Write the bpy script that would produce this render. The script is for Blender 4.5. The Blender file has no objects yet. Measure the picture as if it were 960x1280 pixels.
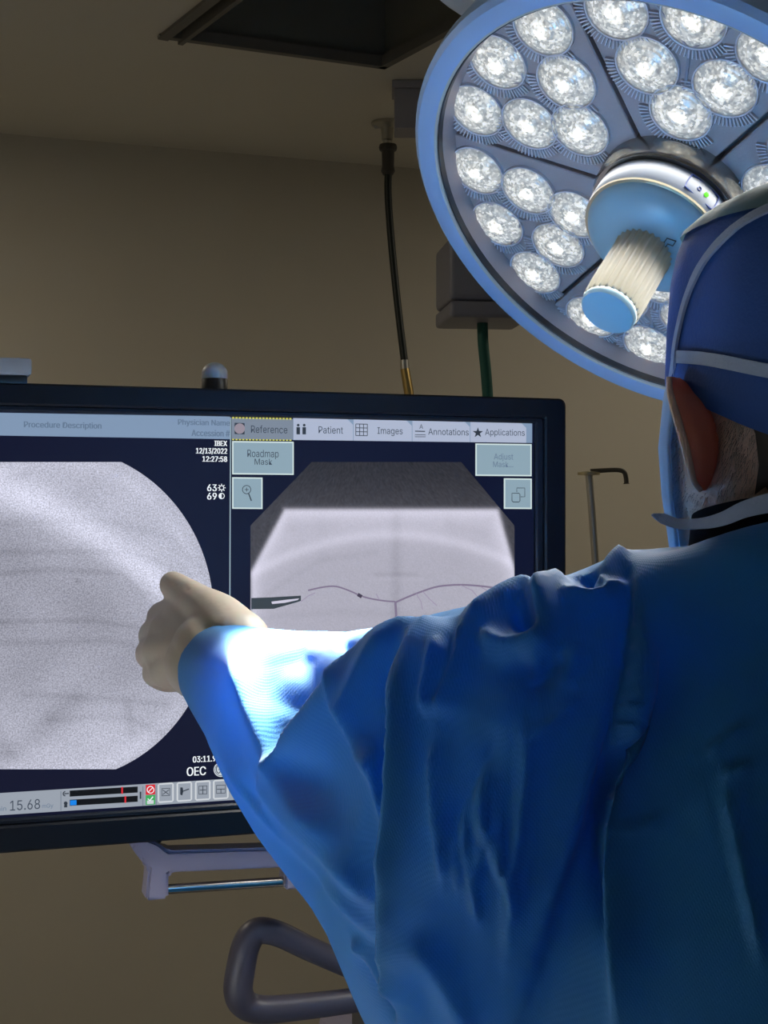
import bpy, bmesh, math, random
import numpy as np
from mathutils import Vector, Matrix
from mathutils.bvhtree import BVHTree

random.seed(7)
rng = np.random.default_rng(7)
scene = bpy.context.scene
COL = scene.collection
F = 1774.0            # focal length in pixels of the 960x1280 frame
CZ = 1.65             # eye height of the photographer

# ------------------------------------------------------------------ camera
cam_d = bpy.data.cameras.new('camera')
cam_d.sensor_fit = 'VERTICAL'
cam_d.sensor_height = 36.0
cam_d.sensor_width = 27.0
cam_d.lens = F / 1280 * 36.0
cam_d.clip_start = 0.05
cam = bpy.data.objects.new('camera', cam_d)
COL.objects.link(cam)
cam.location = (0, 0, CZ)
cam.rotation_euler = (math.radians(90), 0, 0)
scene.camera = cam

# ------------------------------------------------------------------ world, exposure
w = bpy.data.worlds.new('world')
scene.world = w
w.use_nodes = True
w.node_tree.nodes['Background'].inputs[0].default_value = (0.80, 0.88, 1.0, 1)
w.node_tree.nodes['Background'].inputs[1].default_value = 0.07
vs = scene.view_settings
vs.view_transform = 'Standard'
vs.look = 'None'
vs.exposure = 0.0
vs.gamma = 1.0
vs.use_curve_mapping = False
LAMP_POWER = 210.0      # watts for each of the six sector beams of the surgical lamp
ADDED_LAMP_POWER = 540.0     # added lamp copy left of the photographer, unseen, for bounce off the table
FILL_PANEL_POWER = 10.0     # each of two unseen ceiling panels added to brighten the back wall

# ------------------------------------------------------------------ helpers
def P(x, y, Y):
    """pixel + depth (metres along the view axis) -> world point"""
    return Vector(((x - 480) / F * Y, Y, CZ + (640 - y) / F * Y))

def to_px(co):
    co = np.asarray(co)
    return np.c_[480 + F * co[:, 0] / co[:, 1], 640 - F * (co[:, 2] - CZ) / co[:, 1]]

def on_z(x, y, z):
    Y = (z - CZ) / ((640 - y) / F)
    return P(x, y, Y)

def lin(r, g, b):
    def c(v):
        v /= 255.0
        return v / 12.92 if v <= 0.04045 else ((v + 0.055) / 1.055) ** 2.4
    return (c(r), c(g), c(b))

def setp(bsdf, **kw):
    names = {'base': 'Base Color', 'rough': 'Roughness', 'metal': 'Metallic', 'spec': 'Specular IOR Level',
             'trans': 'Transmission Weight', 'ecol': 'Emission Color', 'estr': 'Emission Strength', 'sss': 'Subsurface Weight',
             'sssr': 'Subsurface Radius', 'ssss': 'Subsurface Scale', 'coat': 'Coat Weight', 'alpha': 'Alpha', 'ior': 'IOR',
             'sheen': 'Sheen Weight'}
    for k, v in kw.items():
        if k in ('base', 'ecol') and len(v) == 3:
            v = (*v, 1)
        bsdf.inputs[names[k]].default_value = v

def mat(name, base, rough=0.5, metal=0.0, noise=0.0, nscale=8.0, bump=0.0, bscale=60.0, translucent=0.0, tcol=None, **kw):
    m = bpy.data.materials.new(name)
    m.use_nodes = True
    nt = m.node_tree
    b = nt.nodes['Principled BSDF']
    setp(b, base=base, rough=rough, metal=metal, **kw)
    tc = nt.nodes.new('ShaderNodeTexCoord')
    if noise:
        n = nt.nodes.new('ShaderNodeTexNoise')
        n.inputs['Scale'].default_value = nscale
        n.inputs['Detail'].default_value = 5
        nt.links.new(tc.outputs['Object'], n.inputs['Vector'])
        mx = nt.nodes.new('ShaderNodeMix')
        mx.data_type = 'RGBA'
        mx.inputs['A'].default_value = (*[c * (1 - noise) for c in base], 1)
        mx.inputs['B'].default_value = (*[min(1, c * (1 + noise)) for c in base], 1)
        nt.links.new(n.outputs['Fac'], mx.inputs['Factor'])
        nt.links.new(mx.outputs['Result'], b.inputs['Base Color'])
    if bump:
        n2 = nt.nodes.new('ShaderNodeTexNoise')
        n2.inputs['Scale'].default_value = bscale
        n2.inputs['Detail'].default_value = 3
        nt.links.new(tc.outputs['Object'], n2.inputs['Vector'])
        bp = nt.nodes.new('ShaderNodeBump')
        bp.inputs['Strength'].default_value = bump
        bp.inputs['Distance'].default_value = 0.002
        nt.links.new(n2.outputs['Fac'], bp.inputs['Height'])
        nt.links.new(bp.outputs['Normal'], b.inputs['Normal'])
    if translucent:
        t = nt.nodes.new('ShaderNodeBsdfTranslucent')
        t.inputs['Color'].default_value = (*(tcol or base), 1)
        ms = nt.nodes.new('ShaderNodeMixShader')
        ms.inputs[0].default_value = translucent
        out = nt.nodes['Material Output']
        nt.links.new(b.outputs[0], ms.inputs[1])
        nt.links.new(t.outputs[0], ms.inputs[2])
        nt.links.new(ms.outputs[0], out.inputs['Surface'])
    return m

def emat(name, rgb, strength=1.0, sample=False):
    m = bpy.data.materials.new(name)
    m.use_nodes = True
    nt = m.node_tree
    b = nt.nodes['Principled BSDF']
    setp(b, base=(0.01, 0.01, 0.012), rough=0.45, spec=.08, ecol=lin(*rgb), estr=strength)
    m.cycles.emission_sampling = 'AUTO' if sample else 'NONE'
    return m

def tag(o, label=None, cat=None, group=None, kind=None):
    if label: o['label'] = label
    if cat: o['category'] = cat
    if group: o['group'] = group
    if kind: o['kind'] = kind
    return o

def empty(name, loc=(0, 0, 0), rz=0.0, parent=None):
    o = bpy.data.objects.new(name, None)
    COL.objects.link(o)
    o.location = loc
    o.rotation_euler = (0, 0, rz)
    o.empty_display_size = 0.05
    if parent: o.parent = parent
    return o

def obj(name, mesh, material=None, parent=None, smooth=False):
    o = bpy.data.objects.new(name, mesh)
    COL.objects.link(o)
    if material is not None:
        for mm in (material if isinstance(material, (list, tuple)) else [material]):
            mesh.materials.append(mm)
    if parent: o.parent = parent
    if smooth:
        mesh.polygons.foreach_set('use_smooth', [True] * len(mesh.polygons))
    return o

def bm_mesh(bm, name='m', angle=None):
    me = bpy.data.meshes.new(name)
    bmesh.ops.recalc_face_normals(bm, faces=bm.faces)
    bm.to_mesh(me)
    bm.free()
    if angle is not None:
        me.polygons.foreach_set('use_smooth', [True] * len(me.polygons))
        me.set_sharp_from_angle(angle=math.radians(angle))
    return me

def add_box(bm, lo, hi, bevel=0.0, seg=2, M=None):
    r = bmesh.ops.create_cube(bm, size=1.0)
    vs_ = r['verts']
    for v in vs_:
        v.co = Vector([(lo[i] + hi[i]) / 2 + v.co[i] * (hi[i] - lo[i]) for i in range(3)])
    if bevel:
        es = list({e for v in vs_ for e in v.link_edges})
        rb = bmesh.ops.bevel(bm, geom=es, offset=bevel, segments=seg, profile=0.6, affect='EDGES')
        vs_ = list({v for f in rb['faces'] for v in f.verts} | {v for v in vs_ if v.is_valid})
    if M is not None:
        for v in vs_: v.co = M @ v.co
    return vs_

def box_mesh(lo, hi, bevel=0.0, seg=2, M=None):
    bm = bmesh.new()
    add_box(bm, lo, hi, bevel, seg, M)
    return bm_mesh(bm, angle=40 if bevel else None)

def add_rings(bm, rings, caps=True, closed=False):
    """rings: list of lists of Vectors, all same length; skins them into a tube"""
    vr = [[bm.verts.new(p) for p in r] for r in rings]
    n = len(vr[0])
    rng_ = range(len(vr)) if closed else range(len(vr) - 1)
    for i in rng_:
        a, b = vr[i], vr[(i + 1) % len(vr)]
        for j in range(n):
            bm.faces.new((a[j], a[(j + 1) % n], b[(j + 1) % n], b[j]))
    if caps and not closed:
        bm.faces.new(list(reversed(vr[0])))
        bm.faces.new(vr[-1])
    return vr

def frame_of(t):
    t = Vector(t).normalized()
    up = Vector((0, 0, 1)) if abs(t.z) < 0.9 else Vector((0, 1, 0))
    a = up.cross(t).normalized()
    return a, t.cross(a).normalized(), t

def lathe_rings(profile, n=32, origin=(0, 0, 0), axis=(0, 0, 1), e=None):
    o = Vector(origin)
    if e is None:
        a, b, t = frame_of(axis)
    else:
        a, b, t = e
    return [[o + t * h + (a * math.cos(2 * math.pi * k / n) + b * math.sin(2 * math.pi * k / n)) * r for k in range(n)] for r, h in profile]

def lathe(profile, n=32, origin=(0, 0, 0), axis=(0, 0, 1), e=None, angle=35, caps=True):
    bm = bmesh.new()
    add_rings(bm, lathe_rings(profile, n, origin, axis, e), caps)
    return bm_mesh(bm, angle=angle)

def smooth_path(pts, k=6, closed=False):
    pts = [Vector(p) for p in pts]
    out = []
    n = len(pts)
    segs = n if closed else n - 1
    for i in range(segs):
        p0 = pts[(i - 1) % n] if (closed or i > 0) else pts[i]
        p1 = pts[i]; p2 = pts[(i + 1) % n]
        p3 = pts[(i + 2) % n] if (closed or i + 2 < n) else pts[(i + 1) % n]
        for s in range(k):
            t = s / k
            out.append(0.5 * ((2 * p1) + (p2 - p0) * t + (2 * p0 - 5 * p1 + 4 * p2 - p3) * t * t + (3 * p1 - p0 - 3 * p2 + p3) * t ** 3))
    if not closed: out.append(pts[-1])
    return out

def add_tube(bm, pts, r, n=10, closed=False, caps=True):
    pts = [Vector(p) for p in pts]
    rr = r if isinstance(r, (list, tuple)) else [r] * len(pts)
    rings = []
    prev = None
    m = len(pts)
    for i, p in enumerate(pts):
        if closed: t = pts[(i + 1) % m] - pts[(i - 1) % m]
        else: t = pts[min(i + 1, m - 1)] - pts[max(i - 1, 0)]
        t.normalize()
        if prev is None:
            a, b, _ = frame_of(t)
        else:
            a = (prev - t * prev.dot(t)).normalized()
            b = t.cross(a)
        prev = a
        rings.append([p + (a * math.cos(2 * math.pi * k / n) + b * math.sin(2 * math.pi * k / n)) * rr[i] for k in range(n)])
    add_rings(bm, rings, caps, closed)

def tube(pts, r, n=10, closed=False, angle=50):
    bm = bmesh.new()
    add_tube(bm, pts, r, n, closed)
    return bm_mesh(bm, angle=angle)

def remesh(bm, voxel, smooth_it=6, name='m'):
    """union of closed shells -> one continuous skin"""
    me = bm_mesh(bm, name)
    o = bpy.data.objects.new('tmp', me)
    COL.objects.link(o)
    md = o.modifiers.new('r', 'REMESH')
    md.mode = 'VOXEL'
    md.voxel_size = voxel
    md.use_smooth_shade = True
    if smooth_it:
        sm = o.modifiers.new('s', 'SMOOTH')
        sm.factor = 0.5
        sm.iterations = smooth_it
    dg = bpy.context.evaluated_depsgraph_get()
    res = bpy.data.meshes.new_from_object(o.evaluated_get(dg))
    bpy.data.objects.remove(o)
    bpy.data.meshes.remove(me)
    return res

def get_co(me):
    a = np.empty(len(me.vertices) * 3)
    me.vertices.foreach_get('co', a)
    return a.reshape(-1, 3)

def get_no(me):
    a = np.empty(len(me.vertices) * 3)
    me.vertices.foreach_get('normal', a)
    return a.reshape(-1, 3)

def set_co(me, co):
    me.vertices.foreach_set('co', np.ascontiguousarray(co).ravel())
    me.update()

def bvh_of(me):
    return BVHTree.FromPolygons([v.co for v in me.vertices], [list(p.vertices) for p in me.polygons])

def hit_px(bvh, x, y, off=0.0, default=None):
    o = Vector((0, 0, CZ))
    d = (P(x, y, 1.0) - o).normalized()
    loc, no, idx, dist = bvh.ray_cast(o, d)
    if loc is None:
        return P(x, y, default) if default else None
    if no.dot(d) > 0: no = -no
    return loc + no * off

# ------------------------------------------------------------------ the setting
CEIL = 2.75
YAW = math.radians(19.1)
D = Vector((math.cos(YAW), math.sin(YAW), 0))        # along the back wall, to the right
NIN = Vector((math.sin(YAW), -math.cos(YAW), 0))     # from the back wall into the room
wall_pt = on_z(265, 189, CEIL)

M_wall = mat('wall_paint', (0.60, 0.55, 0.44), 0.6, noise=0.05, nscale=3, bump=0.08, bscale=140)
M_ceil = mat('ceiling_paint', (0.74, 0.70, 0.60), 0.8, noise=0.04, nscale=2, bump=0.06, bscale=160)
M_floor = mat('floor_vinyl', (0.27, 0.27, 0.26), 0.4, noise=0.1, nscale=6)
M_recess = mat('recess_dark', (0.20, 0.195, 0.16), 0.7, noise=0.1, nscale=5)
M_trim = mat('recess_trim', (0.17, 0.16, 0.14), 0.6)

def plan(a, b, z):   # a along the wall from wall_pt, b into the room
    q = wall_pt + D * a + NIN * b
    return Vector((q.x, q.y, z))

def slab(name, pts_lo, pts_hi, m):
    bm = bmesh.new()
    add_rings(bm, [pts_lo, pts_hi])
    o = obj(name, bm_mesh(bm), m)
    tag(o, kind='structure')
    return o

A0, A1, B1 = -3.2, 3.4, 6.6
slab('wall_back', [plan(A0 - .1, 0, 0), plan(A1 + .1, 0, 0), plan(A1 + .1, -.1, 0), plan(A0 - .1, -.1, 0)],
     [plan(A0 - .1, 0, CEIL), plan(A1 + .1, 0, CEIL), plan(A1 + .1, -.1, CEIL), plan(A0 - .1, -.1, CEIL)], M_wall)
slab('wall_left', [plan(A0, 0, 0), plan(A0, B1, 0), plan(A0 - .1, B1, 0), plan(A0 - .1, 0, 0)],
     [plan(A0, 0, CEIL), plan(A0, B1, CEIL), plan(A0 - .1, B1, CEIL), plan(A0 - .1, 0, CEIL)], M_wall)
slab('wall_right', [plan(A1, 0, 0), plan(A1, B1, 0), plan(A1 + .1, B1, 0), plan(A1 + .1, 0, 0)],
     [plan(A1, 0, CEIL), plan(A1, B1, CEIL), plan(A1 + .1, B1, CEIL), plan(A1 + .1, 0, CEIL)], M_wall)
fl = [plan(A0 - .1, -.1, 0), plan(A1 + .1, -.1, 0), plan(A1 + .1, B1, 0), plan(A0 - .1, B1, 0)]
slab('floor', [p - Vector((0, 0, .1)) for p in fl], fl, M_floor)

# ceiling with a dark recessed bay: corners read off the photograph, on the ceiling plane
r0 = on_z(197, 45, CEIL); r1 = on_z(481, 84, CEIL); r2d = (on_z(562, 30, CEIL) - r1).normalized()
r3d = (on_z(270, 0, CEIL) - r0).normalized()
RD = ((r2d + r3d) / 2).normalized() * 1.15
rc = [r0, r1, r1 + RD, r0 + RD]
outer = [plan(A0 - .1, -.1, CEIL), plan(A1 + .1, -.1, CEIL), plan(A1 + .1, B1, CEIL), plan(A0 - .1, B1, CEIL)]
bm = bmesh.new()
for zz, flip in ((0, False), (.12, True)):
    vo = [bm.verts.new(p + Vector((0, 0, zz))) for p in outer]
    vi = [bm.verts.new(p + Vector((0, 0, zz))) for p in rc]
    for k in range(4):
        bm.faces.new((vo[k], vo[(k + 1) % 4], vi[(k + 1) % 4], vi[k]))
ceil_o = obj('ceiling', bm_mesh(bm), M_ceil)
tag(ceil_o, kind='structure')
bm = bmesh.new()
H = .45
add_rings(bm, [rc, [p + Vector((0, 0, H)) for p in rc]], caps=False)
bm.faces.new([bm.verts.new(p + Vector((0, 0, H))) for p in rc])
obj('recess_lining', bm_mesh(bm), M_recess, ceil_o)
# metal edge strips around the recess, doubled on the left side
def strip(p, q, wdt, hgt, off=0.0, name='edge_strip'):
    t = (q - p).normalized(); s = Vector((t.y, -t.x, 0))
    c = (rc[0] + rc[2]) / 2
    if s.dot(c - p) < 0: s = -s
    bm = bmesh.new()
    lo = [p + s * off, q + s * off, q + s * (off + wdt), p + s * (off + wdt)]
    add_rings(bm, [[v - Vector((0, 0, hgt)) for v in lo], [v + Vector((0, 0, .02)) for v in lo]])
    obj(name, bm_mesh(bm), M_trim, ceil_o)
strip(rc[0], rc[1], .02, .006)
strip(rc[0], rc[3], .025, .008); strip(rc[0], rc[3], .012, .012, .05)
strip(rc[1], rc[2], .02, .006)

# grey bulkhead box on the ceiling beside the recess
bx0 = on_z(493, 100, CEIL); bb = P(493, 160, bx0.y)
q0 = plan(0, 0, 0)
def wall_uv(p):
    v = p - wall_pt
    return v.dot(D), v.dot(NIN)
a_, b_ = wall_uv(bx0)
M_bulk = mat('bulkhead_paint', (0.34, 0.33, 0.36), 0.6, noise=0.04)
def wall_box(name, a0, a1, b0, b1, z0, z1, m, parent=None, bevel=0.004):
    M = Matrix.Translation((wall_pt.x, wall_pt.y, 0)) @ Matrix.Rotation(YAW, 4, 'Z')
    return obj(name, box_mesh((a0, -b1, z0), (a1, -b0, z1), bevel, 2, M), m, parent)
bk = empty('ceiling_bulkhead', plan(a_ + .3, b_, CEIL))
def adopt(o, p):
    o.parent = p
    bpy.context.view_layer.update()
    o.matrix_parent_inverse = p.matrix_world.inverted()
bz = bb.z
bk.location = bx0
o = obj('housing', box_mesh((0, 0, bz - CEIL), (.42, .10, -.02), .004), M_bulk, bk)
o = obj('flange', box_mesh((-.006, -.006, -.02), (.426, .106, -.001), .002), M_bulk, bk)
tag(bk, 'grey bulkhead box fixed to the ceiling between the dark recess and surgical light', 'ceiling box')

# gas hose dropping from a ceiling outlet
M_rubber = mat('black_rubber', (0.012, 0.018, 0.015), 0.45, bump=0.2, bscale=90)
M_brass = mat('brass', (0.50, 0.36, 0.14), 0.35, 1.0)
M_steel = mat('brushed_steel', (0.55, 0.54, 0.50), 0.35, 1.0, noise=0.08, nscale=30)
hp = on_z(484, 153, CEIL)
hY = hp.y
hose = empty('gas_hose', hp)
def hpt(x, y): return P(x, y, hY) - hp
bm = bmesh.new()
add_rings(bm, lathe_rings([(.012, 0), (.045, -.001), (.045, -.008), (.018, -.016), (.016, -.05), (.013, -.052), (.013, -.075)], 20, hpt(484, 153), (0, 0, 1)))
obj('ceiling_outlet', bm_mesh(bm, angle=40), M_steel, hose)
obj('crossbar', tube([hpt(468, 158), hpt(499, 154)], .008, 10), M_steel, hose)
z0 = -.07
obj('collar', lathe([(.024, 0), (.026, -.008), (.024, -.016), (.018, -.02), (.017, -.06), (.020, -.075), (.014, -.085)], 18, hpt(485, 181), (0, 0, 1)), mat('hose_collar', (0.06, 0.055, 0.05), 0.4), hose)
hpath = smooth_path([hpt(486, 205), hpt(485, 240), hpt(489, 300), hpt(497, 380), hpt(506, 455)], 8)
obj('hose', tube(hpath, .0105, 12), M_rubber, hose)
obj('ferrule', tube([hpt(505.5, 450), hpt(506, 462)], .0125, 14), M_steel, hose)
obj('brass_end', tube([hpt(506, 461), hpt(511, 490), hpt(513, 510)], [.013, .014, .012], 14), M_brass, hose)
tag(hose, 'black rubber gas hose with brass end hanging from a ceiling outlet', 'hose')

# equipment column behind the lamp: pale box with a teal suction tube under it
bY = 3.45
M_box = mat('equipment_grey', (0.22, 0.22, 0.26), 0.45, noise=0.03)
M_teal = mat('teal_tube', (0.025, 0.11, 0.085), 0.5, spec=0.2)
bc = P(604, 358, bY)
eq = empty('equipment_column', Vector((bc.x, bc.y, CEIL)), YAW * .35)
sc_ = bY / F
def eqb(name, x0, x1, y0, y1, d0, d1, m, bev=.008):
    return obj(name, box_mesh(((x0 - 604) * sc_, d0, (640 - y1) * sc_ + CZ - CEIL), ((x1 - 604) * sc_, d1, (640 - y0) * sc_ + CZ - CEIL), bev, 3), m, eq)
eqb('cabinet', 553, 656, 305, 383, -.10, .12, M_box, .015)
eqb('cabinet_base', 553, 656, 384, 404, -.105, .125, M_box, .012)
obj('drop_column', tube([Vector(((632 - 604) * sc_, 0, -.002)), Vector(((632 - 604) * sc_, 0, (640 - 306) * sc_ + CZ - CEIL))], .035, 16), M_box, eq)
M_dark = mat('dark_plastic', (0.012, 0.012, 0.014), 0.4)
for (x, y) in ((619, 384), (633, 399)):
    obj('socket', lathe([(.011, 0), (.011, .006), (.006, .009)], 14, Vector(((x - 604) * sc_, -.105, (640 - y) * sc_ + CZ - CEIL)), (0, -1, 0)), M_dark if x < 630 else M_steel, eq)
obj('suction_tube', tube(smooth_path([Vector(((x - 604) * sc_, 0, (640 - y) * sc_ + CZ - CEIL)) for x, y in ((603, 403), (604, 430), (607, 460), (610, 500), (612, 560))], 5), .0135, 12), M_teal, eq)
tag(eq, 'pale grey ceiling equipment box with teal tube, half hidden behind the surgical light', 'equipment box')

# drip stand by the wall between the monitor and the surgeon
dp = wall_pt + D * 0
dY = 3.3
db = P(742, 640, dY)
ds = empty('drip_stand', (db.x, db.y, 0))
def dpt(x, y): return P(x, y, dY) - Vector((db.x, db.y, 0))
obj('pole', tube([dpt(736, 592), dpt(740, 640), dpt(746, 728), Vector((.03, 0, 1.0)), Vector((.03, 0, .1))], .0085, 12), M_steel, ds)
obj('top_plate', lathe([(.012, -.006), (.026, -.005), (.026, .001), (.006, .004)], 20, dpt(736, 591), (0, 0, 1)), mat('pale_brass', (.62, .55, .36), .35, 1.0), ds)
M_dsteel = mat('dark_steel', (0.10, 0.09, 0.07), 0.5, 0.6)
obj('hook_arm', tube(smooth_path([dpt(738, 589), dpt(755, 588), dpt(772, 587.5), dpt(780, 590), dpt(782.5, 597), dpt(783, 605)], 5), [.0055] * 25 + [.0085], 10), M_dsteel, ds)
obj('clamp', box_mesh((.0, -.025, 1.447), (.07, .025, 1.50), .006), M_dark, ds)
bm = bmesh.new()
for k in range(5):
    a = 2 * math.pi * k / 5
    add_tube(bm, [(.03, 0, .12), (.03 + .16 * math.cos(a), .16 * math.sin(a), .07), (.03 + .28 * math.cos(a), .28 * math.sin(a), .02)], .014, 8)
obj('foot', bm_mesh(bm, angle=50), M_dsteel, ds)
tag(ds, 'thin metal drip stand with bent hook by the wall right of the monitor', 'drip stand')

# ------------------------------------------------------------------ two fill panels added on the ceiling near the back wall, out of frame
M_fix = mat('fixture_white', (.7, .7, .7), .5); M_diff = emat('diffuser', (255, 244, 225), 1.0)
for (pa_, pb_, pw_, txt_) in ((-1.55, 1.35, 1.0, 'left of the monitor'), (1.75, 1.3, .75, 'right of the surgeon')):
    cl = empty('added_ceiling_light', plan(pa_, pb_, CEIL), YAW)
    obj('frame', box_mesh((-.32, -.32, -.03), (.32, .32, -.001), .01), M_fix, cl)
    obj('diffuser', box_mesh((-.28, -.28, -.036), (.28, .28, -.029), .002), M_diff, cl)
    la = bpy.data.lights.new('fill_panel_light', 'AREA'); la.shape = 'RECTANGLE'; la.size = .56; la.size_y = .56
    la.energy = FILL_PANEL_POWER * pw_; la.color = (1, .90, .74)
    lo_ = bpy.data.objects.new('fill_panel_light', la); COL.objects.link(lo_); lo_.parent = cl; lo_.location = (0, 0, -.045)
    tag(cl, 'added unseen square ceiling panel brightening the back wall, ' + txt_, 'ceiling light', 'added fill panels')

# ------------------------------------------------------------------ monitor
SC_Y = 1.465
p0 = P(289, 640, SC_Y)
mon_org = p0 + D * 0.0
SN = NIN
def S(x, y):
    """pixel -> local coordinates on the screen plane (x right, z up), origin at the divider, eye height"""
    o = Vector((0, 0, CZ)); d = P(x, y, 1.0) - o
    t = (p0 - o).dot(SN) / d.dot(SN)
    q = o + d * t - p0
    return q.dot(D), q.z
sx1 = S(667, 640)[0]
sx0 = sx1 - .708
sz1 = S(289, 521)[1]
sz0 = S(300, 1002)[1]
ox1 = S(702, 640)[0]
ox0 = sx0 - (ox1 - sx1)
oz1 = S(289, 487.5)[1]
oz0 = S(326, 1039)[1]
mon = empty('monitor', p0, YAW)
tag(mon, 'large black-framed medical monitor showing two grey x-ray images', 'monitor')
M_bezel = mat('bezel_black', (0.006, 0.009, 0.016), 0.32, noise=0.1, nscale=10, spec=0.4)
M_inner = mat('bezel_inner', (0.012, 0.018, 0.032), 0.25, spec=0.5)
M_lav = mat('lavender_grey_plastic', (0.38, 0.36, 0.50), 0.45, noise=0.03)
M_lavd = mat('purple_grey_plastic', (0.11, 0.10, 0.13), 0.4, noise=0.04)

def frame_mesh(o_rect, i_rect, y0, y1, rad=.008):
    def rr(x0, x1, z0, z1, r, y):
        pts = []
        for cx, cz, a0 in ((x1 - r, z1 - r, 0), (x0 + r, z1 - r, 90), (x0 + r, z0 + r, 180), (x1 - r, z0 + r, 270)):
            for k in range(5):
                a = math.radians(a0 + k * 22.5)
                pts.append(Vector((cx + r * math.cos(a), y, cz + r * math.sin(a))))
        return pts
    bm = bmesh.new()
    e = .002
    R = [rr(*i_rect, .0015, y1), rr(*o_rect, rad, y1), rr(*o_rect, rad, y0 + e),
         rr(o_rect[0] + e, o_rect[1] - e, o_rect[2] + e, o_rect[3] - e, rad, y0),
         rr(i_rect[0] - e, i_rect[1] + e, i_rect[2] - e, i_rect[3] + e, .0025, y0), rr(*i_rect, .0015, y0 + e)]
    add_rings(bm, R, closed=True)
    return bm_mesh(bm, angle=30)
lip = S(676, 640)[0] - sx1
obj('bezel', frame_mesh((ox0, ox1, oz0, oz1), (sx0 - lip, sx1 + lip, sz0 - .006, sz1 + .006), -.012, .03), M_bezel, mon)
obj('inner_bezel', frame_mesh((sx0 - lip - .001, sx1 + lip + .001, sz0 - .007, sz1 + .007), (sx0, sx1, sz0, sz1), -.007, .02, .003), M_inner, mon)
obj('back_cover', box_mesh((ox0 + .004, .022, oz0 + .004), (ox1 - .004, .062, oz1 - .004), .012, 3), M_bezel, mon)
# rounded beacon on the top edge
bx, bz_ = S(274, 487)
obj('beacon_base', lathe([(.0135, -.004), (.0135, .0125), (.0128, .0135)], 24, (bx, .022, oz1), (0, 0, 1)), M_dark, mon)
obj('beacon_dome', lathe([(.0136, .013), (.0136, .018)] + [(.0136 * math.cos(math.radians(a)), .018 + .0125 * math.sin(math.radians(a))) for a in (15, 30, 45, 60, 75, 86)], 24, (bx, .022, oz1), (0, 0, 1)), mat('frosted_white', (.55, .57, .66), .35, sss=.3, ssss=.01), mon)
# flat grey unit clipped on the top edge at the left
xe = S(38, 470)[0]
zt = S(38, 450)[1]; zb = S(38, 471)[1]
obj('clip_unit', box_mesh((xe - .16, -.02, zb), (xe, .055, zt), .004), mat('unit_grey', (.36, .36, .38), .5), mon)
obj('clip_unit_base', box_mesh((xe - .156, -.014, oz1 - .001), (xe - .004, .05, zb), .002), M_dark, mon)
# handle under the monitor : lavender bracket with a chrome bar
def U(x, y):
    a, b = S(x, y); return a, b
hx0 = U(186, 1100)[0]; hx1 = U(384, 1100)[0]
ztop = U(200, 1062)[1]; zmid = U(200, 1090)[1]; zlow = U(186, 1126)[1]
zr_lo = U(370, 1112)[1]
def prism(poly, y0, y1, bev=.003):
    bm = bmesh.new()
    add_rings(bm, [[Vector((x, y0, z)) for x, z in poly], [Vector((x, y1, z)) for x, z in poly]])
    bmesh.ops.recalc_face_normals(bm, faces=bm.faces)
    if bev: bmesh.ops.bevel(bm, geom=[e for e in bm.edges], offset=bev, segments=2, affect='EDGES')
    return bm_mesh(bm, angle=40)
hnd = obj('handle_bracket', prism([U(160, 1050), U(186, 1050), U(197, 1054), U(212, 1065), U(372, 1060), U(400, 1060), U(400, 1084), U(372, 1085.5), U(216, 1092), U(212, 1094), U(212, 1125), U(183, 1128), U(187, 1088), U(178, 1078), U(166, 1062)], .004, .034), M_lav, mon)
obj('handle_post', prism([U(360, 1084), U(400, 1083), U(400, 1110), U(358, 1114)], .004, .034, .002), M_lav, mon)
a0 = U(205, 1117); a1 = U(366, 1106)
obj('handle_bar', tube([Vector((a0[0], .016, a0[1])), Vector((a1[0], .016, a1[1]))], .0052, 14), mat('chrome', (.55, .52, .46), .15, 1.0), mon)
obj('handle_mount', prism([U(172, 1041), U(215, 1039), U(205, 1056), U(196, 1060), U(186, 1052)], .012, .05, .001), M_dark, mon)

# screen and everything shown on it
M_scr = emat('screen_navy', (14, 18, 44), .9)
def quad_local(x0, x1, z0, z1, y):
    bm = bmesh.new()
    bm.faces.new([bm.verts.new(v) for v in ((x0, y, z0), (x1, y, z0), (x1, y, z1), (x0, y, z1))])
    return bm_mesh(bm)
screen = obj('screen', box_mesh((sx0, 0, sz0), (sx1, .012, sz1)), M_scr, mon)
LAY = [0]
def ui(name, x0, x1, y0, y1, m, ref=None, lvl=1):
    """flat patch on the screen: pixel box read at its centre line"""
    xm, ym = (x0 + x1) / 2, (y0 + y1) / 2
    xa = S(x0, ym)[0]; xb = S(x1, ym)[0]; za = S(xm, y1)[1]; zb_ = S(xm, y0)[1]
    return obj(name, quad_local(xa, xb, za, zb_, -.0002 * lvl), m, screen)
def ui_poly(name, pts, m, lvl=2):
    bm = bmesh.new()
    bm.faces.new([bm.verts.new((S(x, y)[0], -.0002 * lvl, S(x, y)[1])) for x, y in pts])
    return obj(name, bm_mesh(bm), m, screen)
def ui_line(name, pts, wpx, m, lvl=3, closed=False):
    pp = [Vector((*S(x, y), 0)) for x, y in pts]
    wd = [((w_ if not isinstance(wpx, (list, tuple)) else wpx[i]) / 1210.0 / 2) for i, w_ in enumerate([wpx] * len(pp))]
    bm = bmesh.new()
    n = len(pp); L = []
    for i in range(n):
        a = pp[(i - 1) % n] if (closed or i) else pp[0]
        b = pp[(i + 1) % n] if (closed or i < n - 1) else pp[-1]
        t = (b - a).normalized(); s = Vector((-t.y, t.x, 0)) * wd[i]
        L.append([bm.verts.new((q.x, -.0002 * lvl, q.y)) for q in (pp[i] + s, pp[i] - s)])
    for i in range(n if closed else n - 1):
        a, b = L[i], L[(i + 1) % n]
        bm.faces.new((a[0], a[1], b[1], b[0]))
    return obj(name, bm_mesh(bm), m, screen)
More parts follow.
